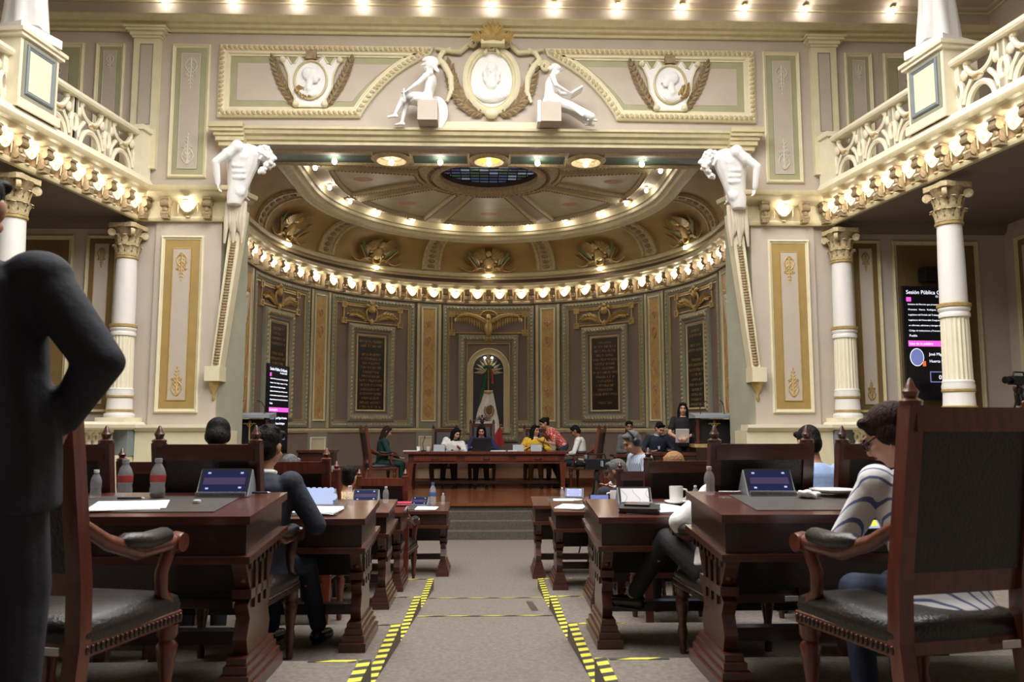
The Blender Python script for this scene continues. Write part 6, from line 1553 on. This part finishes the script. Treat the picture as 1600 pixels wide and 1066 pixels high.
def sheets(k, px, Y, W, H, rz, n, label, name='papers'):
    p = on(k, px, Y, .006); t = thing(name, label, 'paper', p); t.rotation_euler = (R(4.5), 0, R(rz)); r = random.Random(n)
    for i in range(n): q = MB().box(-W/2, W/2, -H/2, H/2, 0, .0012); o = q.build('sheet', 'paper', t); o.location = (r.uniform(-.012, .012), r.uniform(-.01, .01), .0014*i); o.rotation_euler = (0, 0, r.uniform(-.09, .09))
sheets('l0', 207, 3.72, .29, .21, 14, 4, 'loose white papers on the desk by the standing man')
sheets('l1', 500, 4.98, .24, .21, -8, 9, 'thick pile of white papers in front of the patterned tablet')
sheets('l4', 668, 9.82, .24, .2, -4, 3, 'white papers on the first row desk by the blue capped bottle')
sheets('r1', 1038, 5.06, .24, .26, 20, 3, 'white papers beside the black notebook')
sheets('r3', 892, 8.32, .26, .24, -24, 4, 'spread white papers on the desk beside the tripod leg')
sheets('r4', 884, 9.72, .26, .2, 6, 14, 'thick stack of papers on the first row desk')
sheets('r2', 946, 6.78, .2, .1, 4, 6, 'papers under the phone propped on its side')
def cup(p, label, h=.095, saucer=False, rz=0):
    t = thing('coffee_cup', label, 'cup', p, R(rz)); r = h*.43
    MB().lathe([(0, .004), (r*.82, .0), (r*.95, h*.06), (r, h*.5), (r, h), (r*.93, h), (r*.9, h*.12), (0, h*.1)], seg=22).build('cup_body', 'ceramic', t, 50)
    MB().tube([(r*.95, 0, h*.82), (r*1.5, 0, h*.78), (r*1.7, 0, h*.5), (r*1.4, 0, h*.24), (r*.95, 0, h*.2)], h*.065, 8).build('handle', 'ceramic', t, 60)
    return t
p = on('r1', 1055, 5.22); sa = thing('saucer', 'white saucer under the cup at the far edge of the desk', 'saucer', p)
MB().lathe([(0, .006), (.045, .004), (.075, .016), (.078, .02), (.045, .01), (0, .01)], seg=24).build('dish', 'ceramic', sa, 50)
cup(p+V((0, 0, .011)), 'white coffee cup standing on a saucer', .10)
cup(on('r2', 960, 6.98), 'white coffee cup next to the phone propped on its side', .10, rz=180)
cup(on('r0', 1374, 4.02), 'white coffee cup next to the striped shirt woman', .115)
p = on('r0', 1299, 3.99); pl = thing('plate', 'flat white plate beside the napkin', 'plate', p); MB().lathe([(0, .01), (.06, .008), (.11, .024), (.112, .028), (.06, .014), (0, .014)], seg=28).build('dish', 'ceramic', pl, 50)
p = on('r0', 1266, 3.90); mb = MB(); r = random.Random(8)
for k in range(7): mb.ball((r.uniform(-.045, .045), r.uniform(-.025, .025), .014+r.uniform(0, .012)), (.035, .022, .012), 8, 5, Matrix.Rotation(r.uniform(-.6, .6), 3, 'Y'))
mb.xf(Matrix.Translation(p)); tag(fuse(mb, 'napkin', 'paper', None, .006, 1), 'crumpled white napkin beside the plate', 'napkin')
p = on('r4', 903, 9.68); MB_ = MB().lathe([(0, 0), (.03, 0), (.06, .035), (.056, .036), (.028, .006), (0, .006)], seg=20); MB_.xf(Matrix.Translation(p)); tag(MB_.build('bowl', 'ceramic', None, 50), 'small white bowl beside the thick stack of papers', 'bowl')
p = on('r1', 998, 4.98, .006); nb = thing('notebook', 'closed black notebook with a phone on it', 'notebook', p); nb.rotation_euler = (R(4.5), 0, R(-14))
MB().box(-.12, .12, -.09, .09, 0, .006).build('cover', 'black', nb); MB().box(-.115, .115, -.085, .085, .006, .022).build('pages', 'leather_inlay', nb); MB().box(-.12, .12, -.09, .09, .022, .027).build('cover', 'black', nb)
q = thing('smartphone', 'dark smartphone lying on the black notebook', 'phone', p+V((-.01, .02, .031))); q.rotation_euler = (R(4.5), 0, R(-20)); MB().box(-.075, .075, -.036, .036, 0, .008).build('case', 'black', q); MB().box(-.07, .07, -.032, .032, .008, .009).build('display', 'brown_band', q)
p = on('r2', 936, 6.92); q = thing('smartphone', 'smartphone propped on its long side beside the coffee cup', 'phone', p); q.rotation_euler = (R(-14), 0, 0); MB().box(-.085, .085, 0, .009, 0, .08).build('case', 'black', q); MB().box(-.075, .075, -.001, 0, .006, .074).build('display', 'screen_photo', q)
for k, px, Y, lab in (('l0', 404, 4.05, 'dark pen at the far edge of the desk with soda bottles'), ('l0', 208, 3.90, 'dark pen in front of the soda bottles'), ('r0', 1140, 4.04, 'silver pen beside the water bottle at the desk corner')):
    t = thing('pen', lab, 'pen', on(k, px, Y, .006)); MB().tube([(-.06, 0, .005), (.05, 0, .005)], .005, 8).build('barrel', 'black' if k == 'l0' else 'chrome', t, 60); MB().tube([(.05, 0, .005), (.065, 0, .005)], [.004, .001], 8).build('tip', 'chrome', t, 60)
p = on('l0', 311, 3.80); e = MB().lathe([(0, 0), (.016, 0), (.018, .006), (.016, .014), (0, .016)], seg=14); e.xf(Matrix.Translation(p)); tag(e.build('bottle_cap', 'label_white', None, 50), 'loose white bottle cap on the desk leather', 'cap')
p = on('l3', 624, 8.45); t = thing('folder', 'pink folder on the desk ahead of the leopard print woman', 'folder', p); MB().box(-.13, .13, -.08, .08, 0, .008).build('cover', 'pink_cover', t); MB().box(-.125, .125, -.075, .075, .008, .02).build('sheets', 'paper', t); MB().box(-.13, .13, -.08, .08, .02, .026).build('cover', 'pink_cover', t)
# on the presiding table
TZ = ST+.746
def stg(px, Y, dz=0): p = at(px, 700, Y); return V((p.x, Y, TZ+dz))
t = thing('laptop', 'open black laptop seen from behind before the woman in navy', 'laptop', stg(753, 16.35)); MB().box(-.19, .19, 0, .26, 0, .015).build('keyboard_base', 'black', t); MB().prism([(-.06, .25), (0, .012), (.012, .012), (-.048, .25)], -.19, .19, 'x').build('lid', 'black', t)
for px, lab in ((686, 'grey tablet stand before the woman in the white jacket'), (810, 'grey tablet stand before the woman in the yellow shawl'), (838, 'tilted grey tablet stand nearest the whispering woman')):
    t = thing('tablet_stand', lab, 'tablet', stg(px, 16.3)); MB().prism([(0, 0), (.14, 0), (.06, .13), (.045, .13)], -.11, .11, 'x').build('stand_body', 'greyplastic', t); MB().prism([(.045, .135), (.06, .135), (.16, 0), (.15, 0)], -.115, .115, 'x').build('display', 'black', t)
for px, lab in ((662, 'gooseneck microphone near the green suited woman'), (850, 'gooseneck microphone before the yellow shawl')):
    t = thing('microphone', lab, 'microphone', stg(px, 16.25)); MB().lathe([(0, 0), (.05, 0), (.05, .02), (0, .03)], seg=14).build('base', 'black', t, 40); MB().tube([(0, 0, .02), (-.02, 0, .15), (.02, -.02, .26)], .007, 6).build('gooseneck', 'black', t, 60); MB().ball((.025, -.025, .28), (.014, .014, .026), 8, 6).build('capsule', 'black', t, 60)
for px, lab in ((654, 'white paper cup beside the microphone on the table'), (669, 'clear glass of water on the presiding table')):
    t = thing('drinking_cup', lab, 'cup', stg(px, 16.4)); MB().lathe([(0, 0), (.035, 0), (.042, .09), (.038, .09), (.03, .006), (0, .006)], seg=16).build('cup_wall', 'ceramic' if px == 654 else 'bottle_plastic', t, 50); MB().lathe([(.038, .085), (.044, .085), (.044, .095), (.038, .095)], seg=16).build('rim', 'ceramic' if px == 654 else 'bottle_plastic', t, 50)
bottle(stg(729, 16.4), .13, 'small water bottle between the two women on the presiding table')
for px, W, lab in ((642, .3, 'white papers at the end of the table near the green suited woman'), (778, .3, 'white papers beside the laptop'), (800, .18, 'thin sheets next to the tablet stand')):
    t = thing('papers', lab, 'paper', stg(px, 16.3, .001))
    for k in range(4): MB().box(-W/2+.006*k, W/2+.004*k, -.09, .09, .004*k, .004*k+.003).build('sheet', 'paper', t)
bottle(V((2.78, 15.55, ST+.701)), .16, 'water bottle on the low table before the man in grey')
fuse_all()
